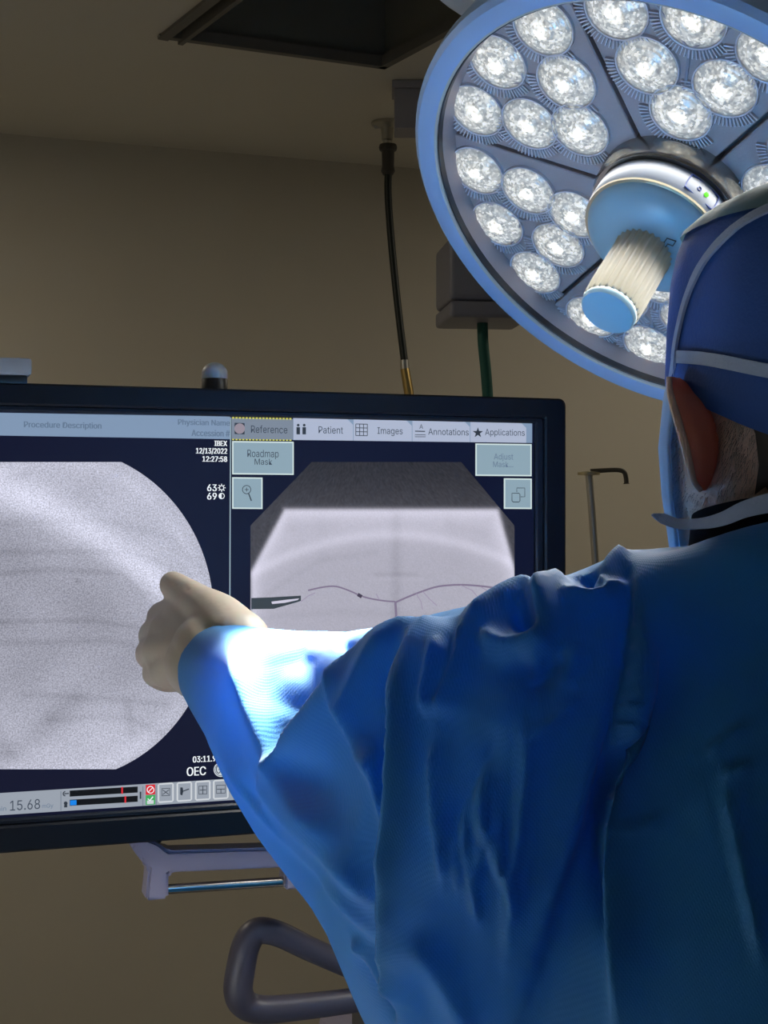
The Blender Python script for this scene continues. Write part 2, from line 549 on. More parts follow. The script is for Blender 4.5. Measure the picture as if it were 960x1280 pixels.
def circ_px(cx, cy, r, n=24, a0=0, a1=360):
    return [(cx + r * math.cos(math.radians(a0 + (a1 - a0) * k / n)), cy + r * math.sin(math.radians(a0 + (a1 - a0) * k / n))) for k in range(n + (0 if a1 - a0 == 360 else 1))]
UI_FONT = None
try:      # Blender's own bundled sans, else its built-in font
    import os
    _fd = os.path.join(bpy.utils.resource_path('LOCAL'), 'datafiles', 'fonts')
    _fn = [n_ for n_ in sorted(os.listdir(_fd)) if n_.startswith('Inter')]
    if _fn: UI_FONT = bpy.data.fonts.load(os.path.join(_fd, _fn[0]))
except Exception:
    UI_FONT = None
def ui_text(name, s, x0, x1, y0, y1, m, lvl=4, bold=0.0):
    """text fitted between pixel x0..x1, cap height y0..y1"""
    cu = bpy.data.curves.new('t', 'FONT')
    cu.body = s; cu.size = 1.0
    cu.resolution_u = 3
    if UI_FONT: cu.font = UI_FONT
    o = bpy.data.objects.new('t', cu); COL.objects.link(o)
    bpy.context.view_layer.update()
    me = bpy.data.meshes.new_from_object(o.evaluated_get(bpy.context.evaluated_depsgraph_get()))
    bpy.data.objects.remove(o)
    co = get_co(me)
    mn, mx = co.min(0), co.max(0)
    ym = (y0 + y1) / 2
    xa, xb = S(x0, ym)[0], S(x1, ym)[0]
    za, zb_ = S((x0 + x1) / 2, y1)[1], S((x0 + x1) / 2, y0)[1]
    out = np.zeros_like(co)
    out[:, 0] = xa + (co[:, 0] - mn[0]) / (mx[0] - mn[0]) * (xb - xa)
    out[:, 2] = za + (co[:, 1] - mn[1]) / (mx[1] - mn[1]) * (zb_ - za)
    out[:, 1] = -.0002 * lvl
    if bold:          # heavier lettering: a second set of strokes shifted by a hair
        faces = [tuple(p.vertices) for p in me.polygons]; nv = len(out); sh = .00028
        a_, b_ = out.copy(), out.copy(); a_[:, 0] -= sh; b_[:, 0] += sh; b_[:, 1] -= .00005
        me = bpy.data.meshes.new('lettering')
        me.from_pydata(np.r_[a_, b_].tolist(), [], faces + [tuple(i + nv for i in f_) for f_ in faces])
    else:
        set_co(me, out)
    return obj(name, me, m, screen)

E_bar = emat('ui_bar_blue', (128, 150, 178), 1)
E_tab = emat('ui_tab', (172, 182, 205), 1)
E_tabsel = emat('ui_tab_selected', (124, 136, 152), 1)
E_btn = emat('ui_button', (140, 164, 178), 1)
E_edge = emat('ui_edge', (205, 222, 222), 1)
E_txt = emat('ui_text_dark', (58, 68, 82), 1)
E_fade = emat('ui_text_faded', (98, 118, 142), 1)
E_white = emat('ui_white', (240, 245, 250), 1)
E_line = emat('ui_line', (140, 160, 172), 1)
E_yel = emat('ui_yellow', (205, 205, 90), 1)
E_grey = emat('ui_panel_grey', (152, 160, 172), 1)
E_black = emat('ui_black', (10, 14, 18), 1)
E_red = emat('ui_red', (215, 40, 50), 1)
E_green = emat('ui_green', (60, 170, 90), 1)
E_blue = emat('ui_blue', (20, 130, 230), 1)
E_sep = emat('ui_separator', (118, 128, 142), 1)
E_btnw = emat('ui_button_white', (205, 210, 215), 1)

# x-ray images: brightness stored per vertex, grain added by a noise node
def xray_mat(name, tint, strength, grain, gscale):
    m = bpy.data.materials.new(name); m.use_nodes = True
    nt = m.node_tree; b = nt.nodes['Principled BSDF']
    setp(b, base=(0.01, 0.01, 0.012), rough=.45, spec=.08, estr=strength)
    at = nt.nodes.new('ShaderNodeAttribute'); at.attribute_name = 'shade'
    tc = nt.nodes.new('ShaderNodeTexCoord')
    n = nt.nodes.new('ShaderNodeTexNoise'); n.inputs['Scale'].default_value = gscale; n.inputs['Detail'].default_value = 2
    nt.links.new(tc.outputs['Object'], n.inputs['Vector'])
    mr = nt.nodes.new('ShaderNodeMapRange')
    mr.inputs['From Min'].default_value = .25; mr.inputs['From Max'].default_value = .75
    mr.inputs['To Min'].default_value = 1 - grain; mr.inputs['To Max'].default_value = 1 + grain
    nt.links.new(n.outputs['Fac'], mr.inputs['Value'])
    mm = nt.nodes.new('ShaderNodeMath'); mm.operation = 'MULTIPLY'
    nt.links.new(at.outputs['Fac'], mm.inputs[0]); nt.links.new(mr.outputs[0], mm.inputs[1])
    mx = nt.nodes.new('ShaderNodeMix'); mx.data_type = 'RGBA'; mx.blend_type = 'MIX'
    mx.inputs['A'].default_value = (0, 0, 0, 1); mx.inputs['B'].default_value = (*tint, 1)
    nt.links.new(mm.outputs[0], mx.inputs['Factor'])
    nt.links.new(mx.outputs['Result'], b.inputs['Emission Color'])
    return m

def xray(name, x0, x1, y0, y1, nx, ny, inside, shade, m, lvl=1):
    """grid patch over a pixel box; inside(px,py) clamps to the outline, shade(px,py) -> 0..1 linear"""
    bm = bmesh.new()
    X, Y = np.meshgrid(np.linspace(x0, x1, nx), np.linspace(y0, y1, ny))
    X, Y = inside(X, Y)
    sh = np.clip(shade(X, Y), 0, 1.2)
    V = [[bm.verts.new((S(X[j, i], Y[j, i])[0], -.0002 * lvl, S(X[j, i], Y[j, i])[1])) for i in range(nx)] for j in range(ny)]
    for j in range(ny - 1):
        for i in range(nx - 1):
            try: bm.faces.new((V[j][i], V[j + 1][i], V[j + 1][i + 1], V[j][i + 1]))
            except ValueError: pass
    me = bpy.data.meshes.new(name); bm.to_mesh(me); bm.free()
    at = me.attributes.new('shade', 'FLOAT', 'POINT')
    at.data.foreach_set('value', sh.ravel().astype(np.float32))
    return obj(name, me, m, screen)

def seg_d(X, Y, pts):
    best = np.full(X.shape, 1e9)
    for (ax, ay), (bx_, by_) in zip(pts[:-1], pts[1:]):
        dx, dy = bx_ - ax, by_ - ay
        t = np.clip(((X - ax) * dx + (Y - ay) * dy) / (dx * dx + dy * dy), 0, 1)
        best = np.minimum(best, np.hypot(X - ax - t * dx, Y - ay - t * dy))
    return best
def sig(v, w_): return 1 / (1 + np.exp(-np.clip(v / w_, -40, 40)))

# left image: a disc cut flat at the top and bottom
CX, CY, RX = 74.0, 768.0, 193.0
def in_left(X, Y):
    # columns are spread between the arc edges of each row
    t = (X - X.min()) / (X.max() - X.min()) * 2 - 1
    hw = RX * np.sqrt(np.clip(1 - ((Y - CY) / 208.0) ** 2, 0, 1)) * 1.0
    hw = np.minimum(hw, RX)
    return CX + t * hw * np.where(t < 0, 1.06, 1.0), Y
def sh_left(X, Y):
    v = np.full(X.shape, .40)
    # lung field edge: bright band running from upper left to the right side
    edge = 600 + .00135 * np.clip(X + 40, 0, None) ** 2 + .22 * np.clip(X, -80, None)
    dd = Y - edge
    v += .25 * np.exp(-((dd - 10) / 24) ** 2) + .07 * sig(-(dd), 12)
    v -= .085 * sig(dd - 40, 25) * sig(860 - Y, 30)
    for pts, a, w_ in (([(-80, 690), (40, 690), (160, 690), (240, 718)], -.05, 4), ([(-90, 668), (30, 652), (130, 650), (215, 672), (250, 715)], -.04, 5),
                       ([(-40, 720), (60, 712), (150, 716), (180, 745)], -.05, 4), ([(-60, 780), (60, 776), (120, 776), (200, 790)], -.055, 3),
                       ([(-60, 804), (60, 803), (140, 801), (200, 815)], -.045, 4), ([(30, 868), (80, 870), (140, 874), (210, 880)], -.05, 4),
                       ([(60, 900), (110, 896), (160, 898), (200, 915)], -.05, 5), ([(0, 950), (40, 925), (75, 890), (95, 875)], -.07, 14),
                       ([(160, 880), (164, 915)], -.06, 6), ([(-80, 850), (-20, 900), (10, 940)], -.05, 12)):
        v += a * np.exp(-(seg_d(X, Y, pts) / w_) ** 2)
    v += .10 * sig(Y - 890, 18) * sig(X - 60 + (Y - 900), 20)
    r = np.hypot(X - 64, (Y - 772) * .96)
    v += .05 * np.exp(-((r - 188) / 9) ** 2)
    v -= .20 * np.exp(-(np.hypot(X - 97, Y - 726) / 1.8) ** 2)
    v += .025 * np.sin(X * .05 + 1.3 * np.sin(Y * .03)) * np.sin(Y * .043)
    return v
xray('xray_image', CX - RX, CX + RX, 577.5, 961.5, 130, 150, in_left, sh_left, xray_mat('xray_left', (.82, .83, 1.0), 1.25, .40, 700), 1)

# right image: dark octagon with a bright collimated field
def in_right(X, Y):
    t = (X - X.min()) / (X.max() - X.min()) * 2 - 1
    # half width by row
    yy = np.array([577, 657, 900, 975]); hw = np.array([93, 165, 165, 95]); cc = np.array([483, 478, 478, 480])
    return np.interp(Y, yy, cc) + t * np.interp(Y, yy, hw), Y
def sh_right(X, Y):
    noise = rng.normal(0, 1, X.shape)
    dark = .030 + .035 * sig(Y - 615, 12) + .006 * noise
    left = np.interp(Y, [637, 716], [356, 314]); right = np.interp(Y, [637, 716], [622, 644])
    ins = sig(np.minimum(np.minimum(X - left, right - X), (Y - 637) * 1.0), 1.3)
    b = np.full(X.shape, .50)
    # lighter rim of the field
    m_ = np.minimum(np.minimum(X - left, right - X), Y - 637)
    b += .26 * np.exp(-(np.clip(m_, 0, None) / 7)) + .07 * np.exp(-(np.clip(m_, 0, None) / 26))
    arch = 668 + .0016 * (X - 490) ** 2
    b += .12 * np.exp(-((Y - arch) / 7) ** 2) + .03 * sig(arch - Y, 8) - .04 * sig(Y - arch - 8, 10)
    for pts, a, w_ in (([(495, 640), (495, 790)], -.06, 7), ([(470, 718), (520, 718)], -.05, 3), ([(462, 724), (528, 724)], .03, 2),
                       ([(330, 745), (400, 700), (470, 690)], -.03, 4), ([(320, 772), (420, 765), (640, 772)], -.025, 5), ([(360, 660), (420, 655)], -.03, 6),
                       ([(560, 655), (610, 668)], -.03, 5), ([(400, 640), (405, 700)], -.015, 8), ([(560, 640), (570, 700)], -.015, 8)):
        b += a * np.exp(-(seg_d(X, Y, pts) / w_) ** 2)
    b += .008 * noise
    return dark * (1 - ins) + b * ins
xray('xray_image', 313, 643, 577.5, 975, 150, 160, in_right, sh_right, xray_mat('xray_right', (.86, .84, 1.0), 1.05, .08, 700), 1)
E_clamp = emat('xray_clamp', (58, 66, 72), 1)
ui_poly('clamp_shadow', [(314, 747.5), (340, 746.5), (376, 744.5), (376, 751), (372, 752.5), (342, 761), (314, 761.5)], E_clamp, 2)
ui_poly('clamp_slot', [(339, 752), (358, 749.6), (374, 748), (372, 750), (356, 753.5), (340, 755)], emat('xray_bright', (205, 202, 220), 1), 3)
E_ves = emat('xray_vessel', (128, 116, 140), 1)
ui_line('vessel', [tuple(p[:2]) for p in smooth_path([Vector((x, y, 0)) for x, y in ((385, 738), (403, 734), (420, 733), (438, 739), (449, 744), (462, 748), (480, 751), (494, 752))], 4)], 2.0, E_ves, 2)
ui_line('vessel', [tuple(p[:2]) for p in smooth_path([Vector((x, y, 0)) for x, y in ((494, 753), (510, 746), (528, 739), (548, 733), (575, 731), (605, 733), (630, 737), (643, 742))], 4)], 2.4, E_ves, 2)
ui_line('vessel', [(494, 752), (495, 768), (494, 795)], 3.2, E_ves, 2)
ui_line('vessel', [(447, 743), (452, 746)], 4.5, emat('xray_tip', (70, 62, 80), 1), 3)
E_vf = emat('xray_vessel_faint', (158, 148, 172), 1)
for pts in ([(528, 739), (536, 748), (546, 757)], [(520, 742), (526, 752), (528, 762)], [(575, 731), (590, 738), (600, 750)], [(600, 733), (615, 742), (628, 756)], [(474, 750), (470, 742)], [(394, 741), (385, 745), (376, 752)]):
    ui_line('vessel', pts, 1.2, E_vf, 2)

# bars, tabs, buttons and lettering
ui('title_bar', -100, 287, 519, 548, E_bar) if False else ui_poly('title_bar', [(-92, 514.3), (287.4, 520.8), (287.4, 549.0), (-92, 543.0)], E_bar, 2)
ui_line('divider', [(288.3, 522), (287.6, 640), (287, 800), (287, 974)], 1.6, E_line, 2)
ui_poly('tab', [(289.5, 522.5), (366, 524), (366, 549.8), (289.5, 548.8)], E_tabsel, 2)
tabs = [(366.5, 441), (441.8, 514.5), (515.3, 587), (587.8, 657.5)]
yt = lambda x: 521.2 + (x - 289) * .0183
yb = lambda x: 549.0 + (x - 289) * .0125
for a, b in tabs:
    ui_poly('tab', [(a, yt(a)), (b - 7, yt(b)), (b, yt(b) + 7), (b, yb(b)), (a, yb(a))], E_tab, 3)
ui_poly('tab_strip', [(366.2, yt(366) - .3), (665, yt(665) - .3), (665, yb(665)), (366.2, yb(366))], E_bar, 2)
for k in range(18):
    a = 290 + k * 4.2
    ui_line('dash', [(a, 522.3 + (a - 290) * .018), (a + 2.6, 522.3 + (a + 2 - 290) * .018)], 2.0, E_yel, 4)
    ui_line('dash', [(a, 549.4 + (a - 290) * .013), (a + 2.6, 549.4 + (a + 2 - 290) * .013)], 1.6, E_yel, 4)
ui_text('lettering', 'Reference', 313.5, 359, 532, 541.5, E_txt)
ui_text('lettering', 'Patient', 398, 428.5, 533, 542, E_txt)
ui_text('lettering', 'Images', 471.5, 503, 534.5, 545, E_txt)
ui_text('lettering', 'Annotations', 535, 585.5, 535.8, 544, E_txt)
ui_text('lettering', 'Applications', 606, 655.5, 536.5, 546.5, E_txt)
# tab icons
E_ico = emat('ui_icon', (48, 56, 66), 1); E_pk = emat('ui_icon_pink', (150, 140, 152), 1)
ui_poly('tab_icon', [(293, 528.5), (305.5, 529), (305.5, 543), (293, 542.5)], E_ico, 4)
ui_poly('tab_icon', circ_px(299.3, 535.8, 6.6, 16), E_pk, 5)
for cx in (372.5, 380):
    ui_poly('tab_icon', circ_px(cx, 531.5, 1.7, 10), E_ico, 4)
    ui_poly('tab_icon', [(cx - 2.2, 534), (cx + 2.2, 534), (cx + 2.2, 543), (cx - 2.2, 543)], E_ico, 4)
for k in range(4):
    ui_line('tab_icon', [(444.5, 530 + k * 4.8), (459, 530.3 + k * 4.8)], .9, E_ico, 4)
    ui_line('tab_icon', [(444.5 + k * 4.8, 530), (444.5 + k * 4.8, 544.6)], .9, E_ico, 4)
ui_text('lettering', 'A', 524, 528.5, 530.5, 536, E_ico)
ui_line('tab_icon', [(518.5, 539), (531, 539.3)], 1.3, E_ico, 4)
ui_line('tab_icon', [(518.5, 543.5), (531.5, 543.5), (531.5, 546), (518.5, 546)], .8, E_ico, 4, True)
ui_poly('tab_icon', [(597 + (6.8 if k % 2 == 0 else 2.7) * math.sin(k * math.pi / 5), 541 - (6.8 if k % 2 == 0 else 2.7) * math.cos(k * math.pi / 5)) for k in range(10)], E_ico, 4)

def button(x0, x1, y0, y1, sl=.012, fill=E_btn, edge=E_edge, bw=1.7):
    dy = (x1 - x0) * sl
    ui_poly('button_edge', [(x0, y0), (x1, y0 + dy), (x1, y1 + dy * .7), (x0, y1)], edge, 3)
    ui_poly('button', [(x0 + bw, y0 + bw), (x1 - bw, y0 + dy + bw), (x1 - bw, y1 + dy * .7 - bw), (x0 + bw, y1 - bw)], fill, 4)
button(290, 367, 551.3, 593)
button(290, 328, 596.5, 636)
button(594, 664.3, 554.3, 594.8)
button(629.5, 664.5, 597.8, 636)
ui_text('lettering', 'Roadmap', 309, 348, 562.5, 574, E_txt, 5)
ui_text('lettering', 'Mask', 318, 340, 573.5, 581, E_txt, 5)
ui_text('lettering', 'Adjust', 617, 641, 567, 576.5, E_fade, 5)
ui_text('lettering', 'Mask...', 616, 641, 577, 584, E_fade, 5)
ui_line('button_icon', circ_px(308, 612, 5.2, 18), .9, E_ico, 5, True)
ui_line('button_icon', [(305.5, 612), (310.5, 612)], .8, E_ico, 5); ui_line('button_icon', [(308, 609.5), (308, 614.5)], .8, E_ico, 5)
ui_line('button_icon', [(310.5, 617), (314, 626)], 1.5, E_ico, 5)
ui_line('button_icon', [(639.5, 616.5), (648, 616.5), (649.5, 618), (649.5, 626), (648, 627.5), (641, 627.5), (639.5, 626)], 1.0, E_ico, 5, True)
ui_line('button_icon', [(645.5, 615), (645.5, 610), (655.5, 610), (655.5, 621), (650.5, 621)], 1.0, E_ico, 5)
ui_text('lettering', 'IBEX', 268, 283.5, 551, 557.5, E_white, 4, .02)
ui_text('lettering', '12/13/2022', 245, 283.5, 560, 568, E_white, 4, .02)
ui_text('lettering', '12:27:58', 253, 283.5, 570.3, 577.2, E_white, 4, .02)
ui_text('lettering', '63', 259, 270.5, 605.5, 614, E_white, 4, .015)
ui_text('lettering', '69', 259, 270.5, 616, 624.5, E_white, 4, .015)
ui_line('sun_icon', circ_px(276.8, 609.8, 2.7, 16), 1.0, E_white, 4, True)
for k in range(8):
    a = k * math.pi / 4
    ui_line('sun_icon', [(276.8 + 3.4 * math.cos(a), 609.8 + 3.4 * math.sin(a)), (276.8 + 5 * math.cos(a), 609.8 + 5 * math.sin(a))], 1.0, E_white, 4)
ui_line('contrast_icon', circ_px(276.8, 620, 3.4, 18), .9, E_white, 4, True)
ui_poly('contrast_icon', circ_px(276.8, 620, 3.2, 10, 90, 270), E_white, 4)
ui_text('lettering', 'Procedure Description', 30, 126.5, 527.5, 537, E_fade, 4, .01)
ui_text('lettering', 'Physician Name', 222.5, 287, 524.5, 533.5, E_fade, 4, .01)
ui_text('lettering', 'Accession #', 239.5, 287, 537.5, 545.5, E_fade, 4, .01)
# bottom bar
ui_poly('status_bar', [(-92, 997), (665, 949.5), (665, 975.5), (-92, 1025)], E_grey, 2)
yl = lambda x, y: y - x * .0605
def bar_poly(name, x0, x1, y0, y1, m, lvl):
    ui_poly(name, [(x0, yl(x0, y0)), (x1, yl(x1, y0)), (x1, yl(x1, y1)), (x0, yl(x0, y1))], m, lvl)
def bar_text(s, x0, x1, y0, y1, m, lvl=4, bold=0.0):
    xm = (x0 + x1) / 2
    ui_text('lettering', s, x0, x1, yl(xm, y0), yl(xm, y1), m, lvl, bold)
bar_text('15.68', 12.5, 50, 1001.5, 1014, E_txt)
bar_text('mGy', 52.5, 66.5, 1008, 1014.5, E_fade)
bar_text('min', -6, 7.5, 1008, 1013.5, E_fade)
for k in (76, 178.5, 195): ui_line('bar_separator', [(k, yl(k, 993.5)), (k, yl(k, 1018))], 1.0, E_sep, 3)
for (y0, tick) in ((993.3, 152.5), (1004.8, 156.5)):
    bar_poly('gauge', 87, 172, y0, y0 + 7.6, E_black, 4)
    bar_poly('gauge_mark', tick - 1, tick + 1, y0 - .5, y0 + 8, E_red, 5)
bar_poly('gauge_level', 87.5, 95.5, 1005.6, 1011.8, E_blue, 5)
ui_line('gauge_icon', circ_px(81.5, 992, 2.6, 10, 90, 270), 1.3, E_ico, 4)
ui_line('gauge_icon', [(80, 992), (86, 991.6)], 1.3, E_ico, 4)
ui_poly('gauge_icon', circ_px(82, 1004, 2.4, 12), E_ico, 4); bar_poly('gauge_icon', 80, 84, 1011, 1014, E_ico, 4)
bar_poly('gauge_icon', 174.5, 176.5, 1000, 1009, E_ico, 4)
bar_poly('alert_icon', 182, 193.8, 992, 1004.5, E_red, 4)
ui_line('alert_icon', circ_px(188, 987, 4.2, 16), 1.0, E_white, 5, True); ui_line('alert_icon', [(185.5, 989.5), (190.5, 984.5)], 1.0, E_white, 5)
bar_poly('check_icon', 182, 193.8, 1005, 1017, E_green, 4)
bar_poly('check_icon', 183.5, 192, 1011.5, 1016, E_btnw, 5)
ui_line('check_icon', [(184.5, 998), (187, 1000.5), (191, 995.5)], 1.4, E_white, 6)
for a, b in ((197, 217), (220.5, 240), (243.5, 263), (266, 285.5)):
    ui_poly('bar_button_edge', [(a + 2, yl(a, 991)), (b - 2, yl(b, 991)), (b, yl(b, 993)), (b, yl(b, 1013.5)), (b - 2, yl(b, 1015.5)), (a + 2, yl(a, 1015.5)), (a, yl(a, 1013.5)), (a, yl(a, 993))], E_btnw, 4)
    bar_poly('bar_button', a + 2, b - 2, 993, 1013.5, E_grey, 5)
cx = 207; ui_line('bar_icon', [(cx - 5, 985.5), (cx + 5, 985), (cx + 5, 994), (cx - 5, 994.5)], .9, E_ico, 6, True); ui_line('bar_icon', [(cx - 4, 987), (cx + 4, 993)], .8, E_ico, 6); ui_line('bar_icon', [(cx - 4, 993), (cx + 4, 987)], .8, E_ico, 6)
cx = 230; ui_poly('bar_icon', [(cx - 5, 984), (cx - 2, 984), (cx - 1, 989), (cx - 2.5, 994), (cx - 5, 993)], E_ico, 6); ui_line('bar_icon', [(cx - 1, 988.5), (cx + 6, 986)], 1.3, E_ico, 6)
cx = 253.3; ui_line('bar_icon', [(cx - 5, 982.5), (cx + 5, 982), (cx + 5, 992), (cx - 5, 992.5)], .9, E_ico, 6, True); ui_line('bar_icon', [(cx, 982), (cx, 992.5)], .9, E_ico, 6); ui_line('bar_icon', [(cx - 4, 987.5), (cx + 4, 987)], .9, E_ico, 6)
cx = 275.8; ui_line('bar_icon', [(cx - 5.5, 981.5), (cx + 5.5, 981), (cx + 5.5, 991), (cx - 5.5, 991.5)], .9, E_ico, 6, True); ui_line('bar_icon', [(cx - 5, 986.3), (cx + 5, 986)], .9, E_ico, 6); ui_line('bar_icon', [(cx, 986), (cx, 991)], .9, E_ico, 6)
ui_line('bar_icon', [(291, 986), (296, 981), (302, 980), (308, 984), (302, 989), (296, 990)], .9, E_ico, 4, True)
ui_line('bar_icon', circ_px(300, 985, 2.6, 14), .9, E_ico, 4, True)
ui_text('lettering', '03:11.9 min', 241, 285, 944, 951.8, E_white, 4, .02)
ui_text('lettering', 'OEC', 233.5, 257, 958.3, 969.3, E_white, 4, .02)
ui_poly('emblem', circ_px(275.8, 962, 9, 28), emat('ui_emblem', (200, 208, 216), 1), 4)
ui_line('emblem', circ_px(275.8, 962, 7.4, 24), .7, E_txt, 5, True)
ui_line('emblem', [tuple(p[:2]) for p in smooth_path([Vector((x, y, 0)) for x, y in ((275, 958), (272.5, 956.8), (270.3, 959.5), (270.6, 964), (272.6, 966.3), (274.8, 964.5), (274.6, 961.8), (272.8, 961.8))], 4)], 1.1, E_txt, 6)
ui_line('emblem', [tuple(p[:2]) for p in smooth_path([Vector((x, y, 0)) for x, y in ((280.6, 958.2), (278.6, 956.8), (277.2, 958.8), (278.8, 961), (276.8, 963.5), (278.2, 966.2), (280.8, 965))], 4)], 1.1, E_txt, 6)
ui_poly('label_edge', [(289, 963), (292, 962.8), (292, 971), (289, 971.2)], E_btnw, 4)

# ------------------------------------------------------------------ workstation cart carrying the monitor (handle shows below it)
cbase = P(640, 1000, 1.78)
cart = empty('workstation_cart', (cbase.x, cbase.y, 0), YAW)
Minv = (Matrix.Translation((cbase.x, cbase.y, 0)) @ Matrix.Rotation(YAW, 4, 'Z')).inverted()
def cl_(p): return Minv @ p
obj('column', box_mesh((-.05, -.04, .16), (.05, .04, 1.62), .012), M_lavd, cart)
bm = bmesh.new(); add_box(bm, (-.3, -.28, .09), (.3, .28, .18), .02)
obj('base', bm_mesh(bm, angle=40), M_lavd, cart)
for sx in (-.24, .24):
    for sy in (-.22, .22):
        obj('caster', lathe([(.02, -.018), (.045, -.016), (.045, .016), (.02, .018)], 18, (sx, sy, .045), (1, 0, 0)), M_dark, cart)
obj('body', box_mesh((-.2, -.12, .18), (.2, .2, .98), .02), M_lav, cart)
# arm from the column to the back of the monitor
obj('mount_plate', box_mesh((-.05, .058, -.14), (.09, .067, -.04), .002), M_dark, mon)
mb = cl_(p0 + D * .02 - NIN * .0925 + Vector((0, 0, -.09)))
obj('monitor_arm', tube([Vector((0, -.03, 1.56)), Vector((mb.x * .5, mb.y + .002, 1.56)), mb], .024, 14), M_lavd, cart)
hd = 1.52
lp = smooth_path([P(x, y, Y) for x, y, Y in ((470, 1222, 1.56), (430, 1205, 1.55), (385, 1185, 1.54), (347, 1167, 1.53), (322, 1164, 1.525), (308, 1180, 1.52), (300, 1215, 1.52), (298, 1240, 1.52), (307, 1256, 1.525), (330, 1262, 1.53), (380, 1258, 1.54), (430, 1252, 1.55), (470, 1246, 1.56))], 6)
rl = [.0125 + (.0035 * math.exp(-((i - 40) / 22.0) ** 2)) for i in range(len(lp))]
obj('grab_handle', tube([cl_(p) for p in lp], rl, 16), M_lavd, cart)
hb = P(482, 1240, 1.57)
hl = cl_(hb)
obj('handle_block', box_mesh((hl.x - .028, hl.y - .03, hl.z - .05), (hl.x + .05, hl.y + .04, hl.z + .035), .006), mat('block_grey', (.13, .125, .13), .5), cart)
obj('handle_strut', tube([hl + Vector((.02, .02, 0)), Vector((-.01, -.02, hl.z - .1))], .02, 12), M_lavd, cart)
tag(cart, 'grey wheeled workstation cart with a looped grab handle below the monitor', 'cart')

# ------------------------------------------------------------------ surgical lamp
LC = Vector((.261, 1.298, CZ + .284))
LN = Vector((-.482, -.458, -.747)).normalized()       # direction it faces
e1 = Vector((0, 0, 1)).cross(LN).normalized()
e2 = LN.cross(e1)
LE = (e1, e2, LN)
RL = .25
lamp = empty('surgical_light', LC)
Mrim = mat('lamp_rim_blue', (0.38, 0.58, 0.92), 0.35, noise=0.02)
Mdark = mat('lamp_seal', (0.03, 0.03, 0.035), .4)
Mface = mat('lamp_face', (0.46, 0.39, 0.40), .35, noise=.06, nscale=40, bump=.15, bscale=400, spec=.5)
Mchrome = mat('lamp_chrome', (.42, .40, .36), .18, 1.0)
Mring = mat('hub_ring_grey_blue', (.24, .28, .36), .35)
Mdome = mat('hub_dome_blue', (.42, .62, .72), .3, spec=.5)
Mgold = mat('hub_gold_line', (.62, .54, .38), .3, .8)
Mribs = mat('handle_cream', (.70, .66, .55), .25, translucent=.25, tcol=(.7, .65, .5))
# rim ring
def ring_prof(pr, n=96, angle=35):
    bm = bmesh.new()
    add_rings(bm, lathe_rings(pr, n, (0, 0, 0), None, LE), closed=True)
    return bm_mesh(bm, angle=angle)
obj('rim', ring_prof([(.2272, .0295), (.2325, .032), (.244, .031), (.2495, .026), (.2515, .012), (.250, -.01), (.243, -.022), (.2272, -.02)]), Mrim, lamp)
obj('rim_seal', ring_prof([(.2252, .022), (.2256, .0288), (.2274, .0298), (.2274, .022)]), mat('rim_seal_pale', (.62, .62, .60), .4), lamp)
obj('face_collar', ring_prof([(.2200, -.004), (.2205, .0005), (.2240, .020), (.2272, .021), (.2272, -.004)]), Mface, lamp)
obj('rim_gasket', ring_prof([(.2236, .0195), (.2240, .0262), (.2254, .0268), (.2258, .0195)]), Mdark, lamp)
# back housing, shallow dome
obj('back_housing', lathe([(.2425, -.018), (.235, -.035), (.20, -.055), (.13, -.075), (.07, -.082), (.01, -.083)], 64, (0, 0, 0), None, LE), mat('lamp_back', (.42, .5, .62), .4), lamp)
# sector phase taken from the fit of the lens positions
ex = Vector((e1.x, e1.y, e1.z))
def ang_of_px(x, y):
    o_ = Vector((0, 0, CZ)); d_ = P(x, y, 1) - o_
    t_ = (LC - o_).dot(LN) / d_.dot(LN)
    q = o_ + d_ * t_ - LC
    return q.dot(e1), q.dot(e2)
def c1(x, y): return 500 + x * 460 / 960., y * 520 / 1085.
# phases from the three clearly seen sectors
secs = {0: [(345, 722), (243, 588), (188, 440), (425, 628), (338, 475)], 1: [(188, 283), (250, 158), (377, 70), (342, 307), (448, 197)], 2: [(558, 42), (758, 68), (945, 152), (645, 162), (860, 222)]}
pol = {k: [np.array(ang_of_px(*c1(*q))) for q in v] for k, v in secs.items()}
cent = {k: math.atan2(*(sum(v)[::-1])) for k, v in pol.items()}
sgn = 1 if math.sin(cent[1] - cent[0]) > 0 else -1
base = np.mean([math.atan2(math.sin(cent[k] - sgn * k * math.pi / 3 - cent[0]), math.cos(cent[k] - sgn * k * math.pi / 3 - cent[0])) for k in (0, 1, 2)]) + cent[0]
def dpol(r, a, h=0.0):
    return e1 * (r * math.cos(a)) + e2 * (r * math.sin(a)) + LN * h
# six face sectors, each a separate moulded panel
HUBR = .078
for k in range(6):
    am = base + sgn * k * math.pi / 3
    bm = bmesh.new()
    gap = .0022
    rings = []
    n = 16
    def row(h, rin, rout, g):
        pts = []
        for j in range(n + 1):
            f_ = -1 + 2 * j / n
            pts.append((rout, f_ * (math.pi / 6 - g / rout), h))
        for j in range(n + 1):
            f_ = 1 - 2 * j / n
            pts.append((rin, f_ * (math.pi / 6 - g / rin), h))
        return [dpol(r, am + a, hh) for r, a, hh in pts]
    add_rings(bm, [row(-.012, .06, .222, gap), row(-.001, .06, .222, gap), row(0, .0612, .2208, gap + .001)])
    obj('face_panel', bm_mesh(bm, angle=30), Mface, lamp)
obj('face_backing', lathe([(.03, -.014), (.223, -.014), (.223, -.011), (.03, -.011)], 64, (0, 0, 0), None, LE), Mdark, lamp)

